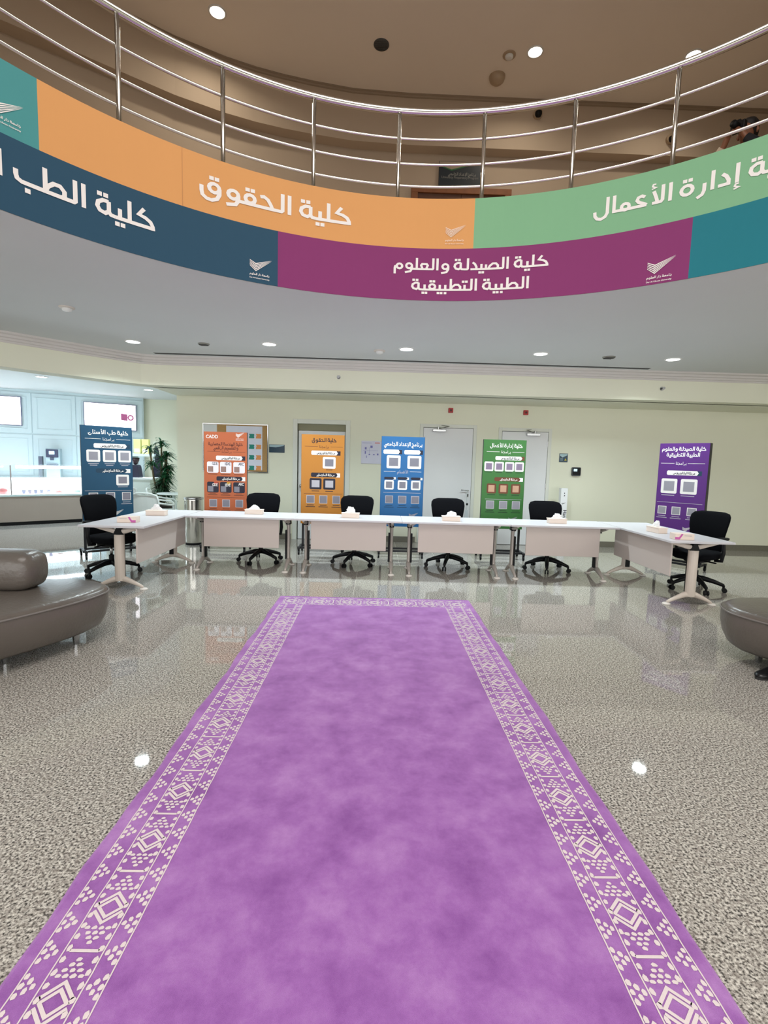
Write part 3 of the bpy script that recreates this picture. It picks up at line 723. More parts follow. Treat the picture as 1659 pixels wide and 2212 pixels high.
# ------------------------------------------------------------------ office chairs (local: faces -y)
def make_chair():
    t = thing('office_chair', 'x', 'chair', group='black office chairs')
    def sec(z, w_, y, th, n=20, cv=.05):
        pts = []
        for k in range(n):
            a = 2*math.pi*k/n; ca, sa = math.cos(a), math.sin(a)
            x = w_/2*math.copysign(abs(ca)**.5, ca); yy = th/2*math.copysign(abs(sa)**.7, sa)
            pts.append((x, y+yy-cv*(2*x/.48)**2, z))
        return pts
    br = [(.47, .30, .215), (.50, .37, .215), (.58, .40, .205), (.68, .43, .20), (.78, .465, .215), (.86, .485, .235), (.91, .475, .25), (.945, .42, .262), (.962, .28, .268)]
    MB().loft([sec(z, w_, y, .05 if i not in (0, len(br)-1) else .03) for i, (z, w_, y) in enumerate(br)]).build('backrest', M_BFAB, t, smooth=True)
    MB().tube([(0, .26, .72), (0, .27, .55), (0, .24, .42), (0, .1, .39)], [.03, .035, .035, .03], 8).build('back_support', M_BLACK, t, smooth=True)
    se = []
    for z, k in ((.405, .86), (.425, .97), (.45, 1), (.475, .98), (.49, .9), (.495, .6)):
        se.append([(.245*k*math.copysign(abs(math.cos(a))**.55, math.cos(a)), -.02+.235*k*math.copysign(abs(math.sin(a))**.6, math.sin(a)), z-(.02 if math.sin(a) < -.8 else 0)) for a in [2*math.pi*j/24 for j in range(24)]])
    MB().loft(se).build('seat', M_BFAB, t, smooth=True)
    MB().box(-.10, .10, -.12, .13, .345, .41).build('tilt_mechanism', M_BLACK, t, bevel=.02)
    for s in (-1, 1):
        a = MB().tube([(s*.2, .02, .395), (s*.275, .02, .40), (s*.285, .03, .50), (s*.28, .02, .655)], [.02, .022, .022, .018], 8)
        ar = a.build('armrest', M_BLACK, t, smooth=True)
        MB().loft([[(s*.28+.042*k*math.cos(q), -.02+.13*k*math.copysign(abs(math.sin(q))**.7, math.sin(q)), z) for q in [2*math.pi*j/18 for j in range(18)]] for z, k in ((.652, .9), (.662, 1), (.675, .97), (.68, .8))]).build('arm_pad', M_BLACK, ar, smooth=True)
        MB().tube([(s*.10, -.02, .375), (s*.24, -.02, .37)], .009, 6).build('lever', M_BLACK, t)
    MB().tube([(0, 0, .13), (0, 0, .24)], .03, 12).build('column_sleeve', M_BLACK, t); MB().tube([(0, 0, .22), (0, 0, .36)], .017, 12).build('gas_cylinder', M_STEEL2, t, smooth=True)
    for k in range(5):
        a = math.radians(90+18+72*k); c, s = math.cos(a), math.sin(a)
        lg = MB().tube([(0, 0, .15), (c*.08, s*.08, .148), (c*.2, s*.2, .12), (c*.30, s*.30, .085)], [.034, .032, .026, .020], 8).build('base_leg', M_BLACK, t, smooth=True)
        cs = MB(); tx, ty = -s, c
        for q in (-1, 1): cs.tube([(c*.31+tx*q*.008, s*.31+ty*q*.008, .028), (c*.31+tx*q*.025, s*.31+ty*q*.025, .028)], .028, 14)
        cs.tube([(c*.30, s*.30, .05), (c*.30, s*.30, .09)], .014, 8)
        cs.build('caster', M_BLACK, lg)
    return t
ch0 = make_chair()
chairs = ((-1.615, 7.02, 0.04, 'black office chair behind the table beside the red orange stand'), (-.285, 7.0, -.1, 'black office chair behind the table before the yellow orange stand'),
          (1.05, 6.97, .02, 'black office chair between the blue and green stands'), (2.45, 6.93, 0, 'black office chair before the door with the square sign'),
          (-3.21, 6.05, 1.18, 'black office chair seen from the side at the left table'), (3.97, 5.98, -1.12, 'black office chair seen from the side at the right table'))
for k, (x, y, a, lab) in enumerate(chairs):
    c = ch0 if k == 0 else copy_tree(ch0)
    c.location = (x, y, 0); c.rotation_euler = (0, 0, a); c['label'] = lab
# ------------------------------------------------------------------ tissue boxes and card boxes
def tissue_box(x, y, rz, label, peak):
    t = thing('tissue_box', label, 'tissue box', (x, y, ZTAB), rz, 'tissue boxes on the white tables')
    MB().box(-.115, .115, -.055, .055, 0, .058).build('carton', M_CARD, t, bevel=.003)
    MB().box(-.12, .12, -.06, .06, .058, .066).build('lid', M_CARD, t, bevel=.002)
    rng = random.Random(int(x*100)); V = []; n = 10
    for i, (z, k) in enumerate(((.066, 1), (.085, .85), (.11, .6), (.066+peak, .22))):
        V.append([(k*.075*math.cos(2*math.pi*j/n)*rng.uniform(.75, 1.2)+i*.008*rng.uniform(-1, 1), k*.028*math.sin(2*math.pi*j/n)*rng.uniform(.6, 1.4), z+rng.uniform(-.006, .006)*(i > 0)) for j in range(n)])
    MB().loft(V).build('tissue', M_TISS, t)
for a in ((-2.73, 6.23, .05, 'tissue box on the left side table', .07), (-1.62, 6.66, 0, 'tissue box on the table beside the red orange stand', .055), (-.325, 6.52, 0, 'tissue box with a curled tissue before the yellow orange stand', .075),
          (.99, 6.45, 0, 'tissue box before the chair between blue and green stands', .06), (2.40, 6.50, 0, 'tissue box on the rightmost front row table', .06), (3.35, 5.82, math.pi/2+.1, 'tissue box on the right side table', .07)): tissue_box(*a)
def card_box(x, y, rz, label, flip):
    t = thing('card_box', label, 'box', (x, y, ZTAB), rz, 'small card boxes on side tables')
    MB().box(-.10, .10, -.06, .06, 0, .065).build('carton', M_CARD, t, bevel=.003)
    e = -1 if flip else 1
    def fr(a, b): return (e*a, -.0612, b)
    print_on('pink_print', [(.035, .065), (.06, .028), (.1, .03), (.1, .004), (.052, .004), (.018, .06)], [(0, 1, 4, 5), (1, 2, 3, 4)], fr, M_PINK, t)
    print_on('grey_line', [(-.07, .042), (.005, .042), (.005, .046), (-.07, .046)], [(0, 1, 2, 3)], fr, M_GREYC, t)
card_box(-2.73, 5.52, .06, 'cream card box with pink print at the near end of the left table', False)
card_box(3.32, 5.28, -.08, 'cream card box with pink print at the near end of the right table', True)
# ------------------------------------------------------------------ poster stands
M_DARKP = mat('dark_print', '1d1b2e', .6); M_LCARD = mat('pale_card', 'e6dfe6', .6)
def poster(label, x, y, rz, col, mname, spec, w_=.665, side=M_BMET, TY=.022):
    h = 1.385; z0 = .468; zt = z0+h
    t = thing('poster_stand', label, 'poster stand', (x, y, 0), rz, 'wheeled poster stands')
    m = mat(mname, col, .5, var=.03, scale=4)
    MB().box(-w_/2, w_/2, -TY+.002, TY, z0, zt).build('backing_board', side, t)
    bd = MB().box(-w_/2+.002, w_/2-.002, -TY, -TY+.002, z0, zt).build('poster_sheet', m, t)
    fr = MB()
    for s in (-1, 1): fr.box(s*(w_/2-.03)-.016, s*(w_/2-.03)+.016, TY, TY+.03, .11, 1.6)
    fr.build('upright_frame', M_BMET, t)
    for yy in (-.11, .12): MB().box(-w_/2-.03, w_/2+.03, yy-.016, yy+.016, .085, .115).build('cross_bar', M_BMET, t)
    for s in (-1, 1):
        fb = MB().box(s*(w_/2)-.018, s*(w_/2)+.018, -.2, .2, .085, .115).build('base_bar', M_BMET, t)
        for yy in (-.18, .18):
            c = MB().tube([(s*w_/2-.011, yy, .03), (s*w_/2+.011, yy, .03)], .03, 14); c.box(s*w_/2-.015, s*w_/2+.015, yy-.012, yy+.012, .05, .085)
            c.build('caster', M_BLACK, fb)
    yf = [-TY-.0008]
    def P(a, b): return (-w_/2+a*w_, yf[0], zt-b*w_)
    def rect(name, u0, u1, v0, v1, mm, r=0, dy=0):
        yf[0] = -TY-.0008-dy
        pts = rrect(u0, u1, v0, v1, r) if r else [(u0, v0), (u1, v0), (u1, v1), (u0, v1)]
        pts = [(a, b) for a, b in pts][::-1]
        return print_on(name, pts, [tuple(range(len(pts)))], P, mm, bd)
    def text(name, s, u0, u1, v, hh, mm, ar=True, dy=.0004, t_=T):
        yf[0] = -TY-.0008-dy
        V, Fc, wd = arabic(s, t_) if ar else latin(s, .02)
        k = (u1-u0)/wd
        return print_on(name, [(u0+a*k, v-b*hh) for a, b in V], Fc, P, mm, bd)
    for it in spec:
        k = it[0]
        if k == 'T': text('title_lettering', it[1], it[2], it[3], it[4], it[5], it[6])
        elif k == 't': text('lettering', it[1], it[2], it[3], it[4], it[5], it[6], t_=.12)
        elif k == 'E': text('lettering', it[1], it[2], it[3], it[4], it[5], it[6], ar=False)
        elif k == 'L': rect('divider_line', it[1], it[2], it[3]-.004, it[3]+.004, it[4])
        elif k == 'C': 
            rect('caption_line', it[1], it[2], it[3]-.007, it[3]+.007, it[4])
        elif k == 'R':     # ribbon with arrow tail: u0,u1,u2,v0,v1,body,tail,text,textcol
            _, u0, u1, u2, v0, v1, mb, mt, tx, mtx = it
            rect('ribbon_tail', u1-.03, u2, v0+.004, v1+.002, mt)
            yf[0] = -TY-.0012; vm = (v0+v1)/2
            print_on('ribbon', [(u0+.02, v0), (u1-.015, v0), (u1+.02, vm), (u1-.015, v1), (u0+.02, v1), (u0, v1-.02), (u0, v0+.02)][::-1], [tuple(range(7))], P, mb, bd)
            if tx: text('lettering', tx, u0+.16*(u1-u0)+.03, u1-.05, vm+.02, .05, mtx, dy=.0009, t_=.2)
        elif k == 'Q':     # card with a blank grey square: u0,u1,v0,v1, card, square
            _, u0, u1, v0, v1, mc, mq = it
            rect('code_card', u0, u1, v0, v1, mc, r=.03)
            i = .17*(u1-u0); rect('grey_square', u0+i, u1-i, v0+i, v1-i, mq, dy=.0004)
        elif k == 'q':
            _, u0, u1, v0, v1, mc, mq = it
            rect('code_card', u0, u1, v0, v1, mc); i = .07*(u1-u0); rect('grey_square', u0+i, u1-i, v0+i, v1-i, mq, dy=.0004)
        elif k == 'K':     # card with word and small square
            _, u0, u1, v0, v1, mc, mq, wd_, mw, flag = it
            rect('code_card', u0, u1, v0, v1, mc, r=.035)
            rect('grey_square', u0+.02, u0+.145, v1-.15, v1-.02, mq, dy=.0004)
            if flag: rect('corner_flag', u1-.11, u1-.02, v0, v0+.06, flag, dy=.0003)
            text('lettering', wd_, u1-.15, u1-.025, v0+(.075 if not flag else .1), .09, mw, ar=False, dy=.0006)
        elif k == 'G':
            yf[0] = -TY-.0010; s = it[3]; LV2 = LV if it[4] else logo_mark()[0]; LF2 = LF if it[4] else logo_mark()[1]
            print_on('logo', [(it[1]+a*s, it[2]-b*s*.8) for a, b in LV2], LF2, P, it[5], bd)
    return t
W_, D_ = M_WHITE, M_DARKP
GQ = M_GREYC
BA, MA, PR = 'مرحلة البكالوريوس', 'مرحلة الماجستير', 'برامجنا'
def small3(us, v0, v1, mc, cap, vs, mq=GQ):
    out = []
    for u0, u1 in us:
        out.append(('q', u0, u1, v0, v1, mc, mq)); m_ = (u0+u1)/2
        out += [('C', m_-.08, m_+.08, vs, cap), ('C', m_-.11, m_+.11, vs+.04, cap)]
    return out
def head(mm, v=.285, a=(.08, .38), b=(.68, .96), tx=(.42, .64)):
    return [('L', *a, v-.01, mm), ('L', *b, v-.01, mm), ('t', PR, *tx, v+.015, .06, mm)]
tealD = mat('deep_teal_print', '173a52', .6); brown = mat('brown_print', '6d3b26', .6); maroon = mat('maroon_print', '5b2a1f', .6)
tan = mat('tan_print', 'c59a80', .6); dgrey = mat('dark_grey_print', '7f7c88', .6); lgrey = mat('light_grey_print', 'b9b4bd', .6)
s1 = [('T', 'كلية طب الأسنان', .14, .92, .165, .085, W_)]+head(W_)+[('R', .24, .87, .95, .37, .47, W_, tealD, BA, D_)]
for u in (.10, .41, .71): s1 += [('Q', u, u+.26, .51, .77, W_, GQ), ('C', u+.03, u+.23, .805, lgrey), ('C', u+.06, u+.2, .84, lgrey)]
s1 += [('R', .27, .86, .95, .91, 1.0, tealD, W_, MA, W_), ('Q', .66, .92, 1.04, 1.28, W_, dgrey), ('C', .69, .89, 1.31, lgrey), ('L', .05, .97, 1.39, lgrey)]+small3(((.12, .3), (.45, .63), (.77, .95)), 1.43, 1.61, W_, lgrey, 1.65, dgrey)+[('G', .6, 1.93, .2, False, W_)]
poster('deep blue poster stand before the cafe counter at far left', -3.845, 7.2, .70, '0e4765', 'poster_blue', s1, .655)
s2 = [('E', 'CADD', .05, .33, .15, .11, W_), ('G', .74, .155, .2, True, W_), ('T', 'كلية الهندسة المعمارية', .10, .90, .305, .07, maroon), ('T', 'والتصميم الرقمي', .22, .80, .395, .07, maroon)]
s2 += head(brown, .465)+[('R', .28, .88, .96, .55, .65, W_, D_, BA, D_)]
for u, wd_ in ((.07, 'GDE'), (.37, 'IDE'), (.68, 'ARC')): s2 += [('K', u, u+.27, .69, .95, M_LCARD, mat('rust_grey_print', '93756e', .6), wd_, D_, None), ('C', u+.02, u+.24, .98, brown)]
s2 += [('R', .29, .88, .96, 1.03, 1.13, D_, W_, MA, W_)]
for (u, wd_), fl in zip(((.07, 'GDE'), (.37, 'IDE'), (.68, 'ARC')), (mat('red_flag', 'b4472f', .6), mat('yellow_flag', 'c2942f', .6), None)): s2 += [('K', u, u+.27, 1.16, 1.41, D_, dgrey, wd_, W_, fl), ('C', u+.06, u+.2, 1.43, brown), ('C', u+.02, u+.24, 1.465, brown)]
s2 += [('L', .07, .95, 1.52, brown)]+small3(((.12, .3), (.42, .6), (.73, .91)), 1.57, 1.75, lgrey, brown, 1.79, dgrey)
poster('red orange poster stand with C A D D heading beside the pin board', -2.345, 7.82, 0, 'b55c35', 'poster_red_orange', s2)
s3 = [('T', 'كلية الحقوق', .24, .81, .16, .085, D_)]+head(brown)+[('R', .23, .83, .91, .37, .47, W_, D_, BA, D_), ('Q', .50, .80, .51, .78, W_, dgrey), ('C', .58, .73, .81, D_), ('R', .23, .83, .91, .88, .98, D_, W_, MA, W_)]
for u in (.20, .52): s3 += [('Q', u, u+.28, 1.01, 1.27, D_, lgrey), ('C', u+.05, u+.23, 1.31, D_)]
s3 += [('L', .07, .96, 1.37, brown)]+small3(((.13, .32), (.43, .62), (.74, .92)), 1.41, 1.6, lgrey, D_, 1.64, dgrey)
poster('yellow orange poster stand before the recessed door', -.835, 7.79, 0, 'bd7a28', 'poster_yellow_orange', s3)
s4 = [('T', 'برنامج الإعداد الجامعي', .06, .94, .205, .085, W_)]
for u in (.05, .53): s4 += [('R', u, u+.36, u+.43, .30, .40, W_, D_, None, D_), ('C', u+.05, u+.33, .35, dgrey), ('Q', u+.08, u+.40, .43, .73, W_, dgrey)]
s4 += [('L', .07, .34, .80, W_), ('L', .67, .94, .80, W_), ('t', 'الأقسام', .38, .63, .835, .065, lgrey)]
for u in (.08, .39, .70): s4 += [('R', u, u+.22, u+.27, .93, .985, D_, W_, None, W_), ('Q', u+.01, u+.23, 1.0, 1.22, W_, dgrey)]
s4 += [('L', .07, .94, 1.29, lgrey)]+small3(((.12, .30), (.42, .61), (.72, .91)), 1.36, 1.54, lgrey, tealD, 1.59, dgrey)+[('G', .68, 1.88, .22, False, lgrey)]
poster('bright blue poster stand right of the yellow orange stand', .40, 7.7, 0, '1b6199', 'poster_bright_blue', s4)
s5 = [('T', 'كلية إدارة الأعمال', .15, .91, .17, .085, W_)]+head(W_, .29)+[('R', .29, .90, .97, .38, .47, W_, brown, BA, D_)]
for u in (.04, .28, .52, .75): s5 += [('Q', u, u+.215, .51, .73, W_, mat('mauve_grey_print', '84728a', .6)), ('C', u+.03, u+.18, .755, mat('dark_green_print', '1d3a22', .6))]
s5 += [('R', .29, .88, .96, .87, .96, brown, W_, MA, W_)]
for u in (.12, .40, .69): s5 += [('Q', u, u+.22, 1.02, 1.25, brown, tan), ('C', u+.02, u+.2, 1.28, MATS['dark_green_print'])]
s5 += [('L', .09, .95, 1.385, lgrey)]+small3(((.12, .31), (.43, .62), (.73, .92)), 1.42, 1.61, lgrey, MATS['dark_green_print'], 1.65, GQ)+[('G', .66, 1.92, .22, False, lgrey)]
poster('green poster stand between the two flush doors', 1.975, 7.74, 0, '376f33', 'poster_green', s5)
s6 = [('T', 'كلية الصيدلة والعلوم', .05, .93, .155, .08, W_), ('T', 'الطبية التطبيقية', .15, .82, .285, .08, W_)]+head(W_, .45, (.05, .33), (.6, .93), (.36, .57))+[('R', .19, .81, .89, .60, .70, W_, tealD, BA, D_)]
for u in (.09, .49): s6 += [('Q', u, u+.33, .78, 1.11, W_, GQ), ('C', u+.02, u+.29, 1.15, lgrey)]
s6 += [('L', .03, .95, 1.31, lgrey)]+small3(((.06, .24), (.35, .53), (.66, .85)), 1.40, 1.58, W_, lgrey, 1.62, GQ)+[('G', .6, 1.93, .2, False, W_)]
poster('violet poster stand alone at the far right', 4.50, 7.255, -.90, '582679', 'poster_violet', s6, .665, TY=.045)
# ------------------------------------------------------------------ things on the back wall
def wthing(name, label, cat, x, z): return thing(name, label, cat, (x, YW, z))
t = wthing('notice_board', 'cork notice board with posters pinned behind the red orange stand', 'notice board', -2.55, 1.64)
MB().box(-.57, .57, -.018, 0, -.42, .42).build('cork', mat('cork', 'b08d5c', .9, var=.2, scale=80), t)
f_ = MB(); f_.box(-.585, .585, -.028, 0, .415, .43).box(-.585, .585, -.028, 0, -.43, -.415).box(-.585, -.57, -.028, 0, -.415, .415).box(.57, .585, -.028, 0, -.415, .415)
f_.build('aluminium_frame', M_STEEL2, t)
MB().box(-.57, -.33, -.022, -.018, .10, .41).build('paper_sheet', mat('white_paper', 'dfe3e4', .8), t)
sh_ = MB().box(-.165, .48, -.022, -.018, -.39, .395).build('wall_chart', mat('pale_blue_paper', 'dfe3f2', .8), t)
cols = ['3d7f96', '2f58b0', 'd0435f', '258a7c', 'e79a5c']
for r in range(4):
    for k in range(5):
        mm = mat('chart_'+cols[k], cols[k], .7); x = -.14+.125*k; z = .22-.19*r
        print_on('chart_block', [(x+.005, z-.04), (x+.095, z-.04), (x+.105, z-.02), (x+.095, z), (x+.105, z+.02), (x+.095, z+.04), (x+.005, z+.04), (x+.02, z+.01), (x+.01, z-.01)], [tuple(range(9))], lambda a, b: (a, -.0228, b), mm, sh_)
t = wthing('door_sign', 'small dark navy plate right of the notice board', 'sign', -1.81, 1.65)
MB().box(-.14, .14, -.008, 0, -.072, .072).build('plate', mat('navy_plate', '1c3c50', .35), t, bevel=.002)
print_on('light_corner', [(-.135, .066), (-.135, .03), (-.02, .022), (.12, .05), (.135, .066)], [(0, 1, 2, 3, 4)], lambda a, b: (a, -.009, b), mat('plate_pale', 'a9c3c9', .5), t)
t = wthing('floor_plan_board', 'white evacuation plan board partly behind the bright blue stand', 'notice board', -.10, 1.63)
MB().box(-.185, .185, -.012, 0, -.205, .205).build('panel', mat('plan_white', 'd9d9ea', .5), t, bevel=.002)
pl = mat('plan_ink', '7a78b8', .7)
for q in ((-.17, 0, .165, .17), (-.02, .02, .08, .12), (-.12, -.09, .05, .09), (-.12, -.1, -.03, .02), (-.05, -.02, -.05, -.03), (.03, .06, -.05, -.03), (.1, .13, -.05, -.02), (-.09, -.08, -.1, -.06), (-.15, .12, .03, .033), (-.04, -.037, -.03, .09)):
    print_on('plan_mark', [(q[0], q[2]), (q[1], q[2]), (q[1], q[3]), (q[0], q[3])], [(0, 1, 2, 3)], lambda a, b: (a, -.0128, b), pl, t)
print_on('red_heading', [(.06, .16), (.15, .16), (.15, .18), (.06, .18)], [(0, 1, 2, 3)], lambda a, b: (a, -.0128, b), mat('plan_red', 'd88a8a', .7), t)
t = wthing('square_sign', 'small square dark blue sign with yellow triangle right of the third door', 'sign', 3.41, 1.63)
MB().box(-.078, .078, -.008, 0, -.078, .078).build('plate', MATS['navy_plate'], t, bevel=.002)
print_on('light_corner', [(-.07, .07), (-.07, .04), (-.02, .005), (.07, .05), (.07, .07)], [(0, 1, 2, 3, 4)], lambda a, b: (a, -.009, b), MATS['plate_pale'], t)
print_on('warning_triangle', [(.015, -.05), (.06, -.05), (.037, -.008)], [(0, 1, 2)], lambda a, b: (a, -.009, b), mat('warning_yellow', 'c9b834', .5), t)
for z in (-.025, -.045): print_on('caption_line', [(-.06, z), (-.01, z), (-.01, z+.008), (-.06, z+.008)], [(0, 1, 2, 3)], lambda a, b: (a, -.009, b), MATS['plate_pale'], t)
t = wthing('access_reader', 'black card reader with a small lit screen on the wall at right', 'card reader', 3.65, 1.385)
MB().prismy(rrect(-.08, .08, -.08, .08, .02), -.045, 0).build('housing', mat('reader_grey', '3d4348', .4), t, bevel=.004)
MB().prismy(rrect(-.07, .07, -.06, .07, .015), -.05, -.045).build('face', M_BLACK, t)
print_on('screen', [(-.055, .005), (.01, .005), (.01, .05), (-.055, .05)], [(0, 1, 2, 3)], lambda a, b: (a, -.0508, b), mat('reader_screen', 'bcd9e6', .3, emit=.8), t)
for x, lab in ((1.31, 'red fire alarm box above the second door'), (2.67, 'red fire alarm box above the third door')):
    t = wthing('fire_alarm', lab, 'alarm', x, 2.42)
    MB().prismy(rrect(-.042, .042, -.042, .042, .008), -.04, 0).build('housing', mat('alarm_red', 'b01f22', .4), t, bevel=.004)
    MB().tube([(0, -.04, 0), (0, -.048, 0)], .02, 14).build('sounder', mat('alarm_dark', '4a1214', .5), t)
t = thing('sanitizer_stand', 'slim white hand sanitizer stand against the wall beside the third door', 'sanitizer stand', (3.345, 8.82, 0))
MB().box(-.06, .06, -.05, .05, .02, 1.09).build('column', mat('stand_white', 'eef0f2', .35), t, bevel=.004)
MB().prism(rrect(-.17, .17, -.15, .15, .02), 0, .02).build('base_plate', MATS['stand_white'], t, bevel=.003)
v, f, wd = latin('Hand Sanitizer', .015); k_ = .085
print_on('lettering', v, f, lambda a, b: (.028-(.03-b*k_)+.0, -.0508, .70-a*k_), M_DARKP, t)
v, f = logo_mark(); print_on('logo', v, f, lambda a, b: (-.04+a*.075, -.0508, .80+b*.05), M_DARKP, t)
print_on('nozzle_mark', [(-.005, .94), (.01, .95), (.012, .97), (-.005, .965), (-.005, .99), (.008, .99), (.008, 1.01), (-.005, 1.01)], [(0, 1, 2, 3), (4, 5, 6, 7)], lambda a, b: (a, -.0508, b), M_DARKP, t)
t = thing('trash_bin', 'shiny steel waste bin beside the wall behind the left tables', 'trash bin', (-3.03, 8.32, 0))
MB().lathe([(.13, 0), (.135, .02), (.15, .74), (.152, .78)], 30, cap=True).build('body', M_STEEL, t, smooth=True)
MB().lathe([(.154, .755), (.158, .77), (.158, .785), (.150, .79), (.12, .785)], 30, cap=False).build('rim', M_STEEL2, t, smooth=True)
MB().lathe([(.137, .0), (.14, .035), (.13, .04)], 30).build('base_band', M_BLACK, t)
# ------------------------------------------------------------------ sofa and pouf
def cushion_body(outline, prof, n=5):
    P = spline(outline, n); k = len(P); N = []
    for i in range(k):
        a = Vector(P[i-1]); b = Vector(P[(i+1) % k]); t_ = (b-a).normalized(); N.append(Vector((t_.y, -t_.x)))
    area_ = sum(P[i][0]*P[(i+1) % k][1]-P[(i+1) % k][0]*P[i][1] for i in range(k))
    sg = 1 if area_ > 0 else -1
    return [[(P[i][0]-N[i].x*d*sg, P[i][1]-N[i].y*d*sg, z) for i in range(k)] for d, z in prof]
PROF = [(.16, .095), (.10, .10), (.055, .13), (.02, .20), (0, .29), (0, .37), (.006, .392), (.025, .41), (.06, .42), (.15, .424), (.3, .424)]
def upholstered(name, label, cat, org, outline, legs, bolster=None):
    t = thing(name, label, cat, org)
    ol = [(a-org[0], b-org[1]) for a, b in outline]
    R = cushion_body(ol, PROF)
    ctr = (sum(p[0] for p in R[-1])/len(R[-1]), sum(p[1] for p in R[-1])/len(R[-1]))
    R2 = [[((p[0]-ctr[0])*k+ctr[0], (p[1]-ctr[1])*k+ctr[1], .425) for p in R[-3]] for k in (.7, .4, .1)]
    MB().loft(R[:-2]+R2).build('seat_body', M_LEATH, t, smooth=True)
    MB().tube(cushion_body(ol, [(-.002, .385)])[0], .007, 6, closed=True).build('piping', M_PIPE, t, smooth=True)
    for x, y in legs:
        x -= org[0]; y -= org[1]
        MB().loft([[(x+r*math.cos(a*math.pi/4), y+r*math.sin(a*math.pi/4), z) for a in range(8)] for z, r in ((0, .02), (.12, .032))]).build('leg', M_STEEL2, t)
    if bolster:
        rings = []
        x0, x1, yc, hw, z0, hh = bolster
        for x, k in ((x0, .55), (x0-.03, .82), (x0-.08, .96), (x0-.14, 1), (x0-.6, 1), (x0-1.1, 1), (x1, .9)):
            rings.append([(x-org[0], yc-org[1]+hw*k*math.copysign(abs(math.cos(a))**.62, math.cos(a)), z0+hh/2+hh/2*k*math.copysign(abs(math.sin(a))**.62, math.sin(a))) for a in [2*math.pi*j/28 for j in range(28)]])
        MB().loft(rings).build('backrest', M_LEATH, t, smooth=True)
    return t
upholstered('lounge_sofa', 'grey brown leather sofa with rounded end and bolster back at left', 'sofa', (-3.2, 3.3, 0),
    [(-2.36, 3.07), (-2.24, 3.30), (-2.14, 3.53), (-2.09, 3.74), (-2.10, 3.90), (-2.22, 4.04), (-2.42, 4.13), (-2.65, 4.13), (-3.1, 4.07), (-3.7, 3.97), (-4.2, 3.8), (-4.45, 3.5), (-4.4, 3.0), (-4.1, 2.68), (-3.6, 2.53), (-3.0, 2.5), (-2.66, 2.6), (-2.48, 2.82)],
    [(-2.27, 3.74), (-2.52, 3.35), (-2.75, 3.95), (-4.2, 3.5), (-4.0, 2.85), (-2.8, 2.75)], (-2.54, -4.2, 3.77, .16, .415, .30))
upholstered('round_pouf', 'grey brown leather pouf cut by the right edge', 'pouf', (3.35, 3.4, 0),
    [(2.73, 3.62), (2.755, 3.78), (2.84, 3.92), (3.02, 4.03), (3.22, 4.07), (3.42, 4.06), (3.72, 3.94), (3.94, 3.68), (3.98, 3.32), (3.82, 2.98), (3.5, 2.82), (3.2, 2.88), (2.98, 3.1), (2.82, 3.38)],
    [(2.98, 3.66), (3.4, 3.9), (3.75, 3.4), (3.4, 3.05)])
# ------------------------------------------------------------------ cafe corner
M_CAFE = mat('cafe_white_panel', 'd3e4ea', .4, var=.015); M_TAUPE = mat('taupe_counter_front', '9c9187', .5, var=.05, scale=3)
M_GLOW = mat('display_light_panel', 'eef8ff', .4, emit=5.5); M_TUBE = mat('display_tube_light', 'f1f2ff', .4, emit=14)
M_GLASS = mat('display_glass', 'dff2f4', .03, alpha=.13, spec=.6); M_CTOP = mat('counter_ledge', 'bfd2d3', .35)
e_ = Vector((.8986, .4387)); ang_w = math.atan2(e_.y, e_.x)
cw = MB().box(-3.4, 2.86, 0, .2, 0, 2.9).build('wall_cafe', M_CAFE, None, (-8.40, 11.40, 0), ang_w); struct(cw, 'white panelled wall behind the cafe counter')
cuts = [-3.3, -1.9, -.35, .56, 1.42, 2.84]
for a, b in zip(cuts, cuts[1:]):
    for z0, z1 in ((.93, 1.87), (1.90, 2.80)):
        pn = MB().box(a+.008, b-.008, -.02, 0, z0, z1).build('wall_panel', M_CAFE, cw, bevel=.004)
        m_ = MB()
        for x0, x1, q0, q1 in ((a+.09, b-.09, z1-.11, z1-.09), (a+.09, b-.09, z0+.09, z0+.11), (a+.09, a+.11, z0+.11, z1-.11), (b-.11, b-.09, z0+.11, z1-.11)): m_.box(x0, x1, -.032, -.02, q0, q1)
        m_.build('moulding', M_CAFE, cw, bevel=.004)
def screen(label, s0, s1, z0, z1, mark):
    p = Vector((-8.40, 11.40))+e_*((s0+s1)/2)+Vector((e_.y, -e_.x))*.036
    t = thing('menu_screen', label, 'screen', (p.x, p.y, z0), ang_w, 'lit menu screens'); h = (s1-s0)/2
    MB().box(-h, h, -.03, 0, 0, z1-z0).build('bezel', mat('screen_bezel', '6a6f8a', .4), t)
    MB().box(-h+.018, h-.018, -.033, -.03, .018, z1-z0-.018).build('display', mat('lit_display', 'fbf4ff', .3, emit=2.2), t)
    pk = mat('display_plum', '9a4d78', .4, emit=.6)
    pr = lambda a, b: (a, -.0345, b)
    if mark:
        print_on('display_print', [(.22, .26), (.36, .24), (.36, .40), (.22, .41)], [(0, 1, 2, 3)], pr, pk, t)
        V, Fc = ribbon(circ(.43, .32, .055, 14), .03); print_on('display_print', V, Fc, pr, pk, t)
        print_on('display_print', [(-h+.15, z1-z0-.07), (-h+.45, z1-z0-.08), (-h+.45, z1-z0-.07), (-h+.15, z1-z0-.06)], [(0, 1, 2, 3)], pr, pk, t)
    else: print_on('display_print', [(h-.3, z1-z0-.2), (h-.1, z1-z0-.2), (h-.1, z1-z0-.19), (h-.3, z1-z0-.19)], [(0, 1, 2, 3)], pr, mat('display_green', 'cfe0c8', .4, emit=1.2), t)
screen('lit menu screen above the deep blue stand', 1.58, 2.70, 2.05, 2.69, True); screen('lit menu screen cut by the left edge of the photo', -.75, .38, 2.05, 2.70, False)
ca = math.atan2(.662, .749)
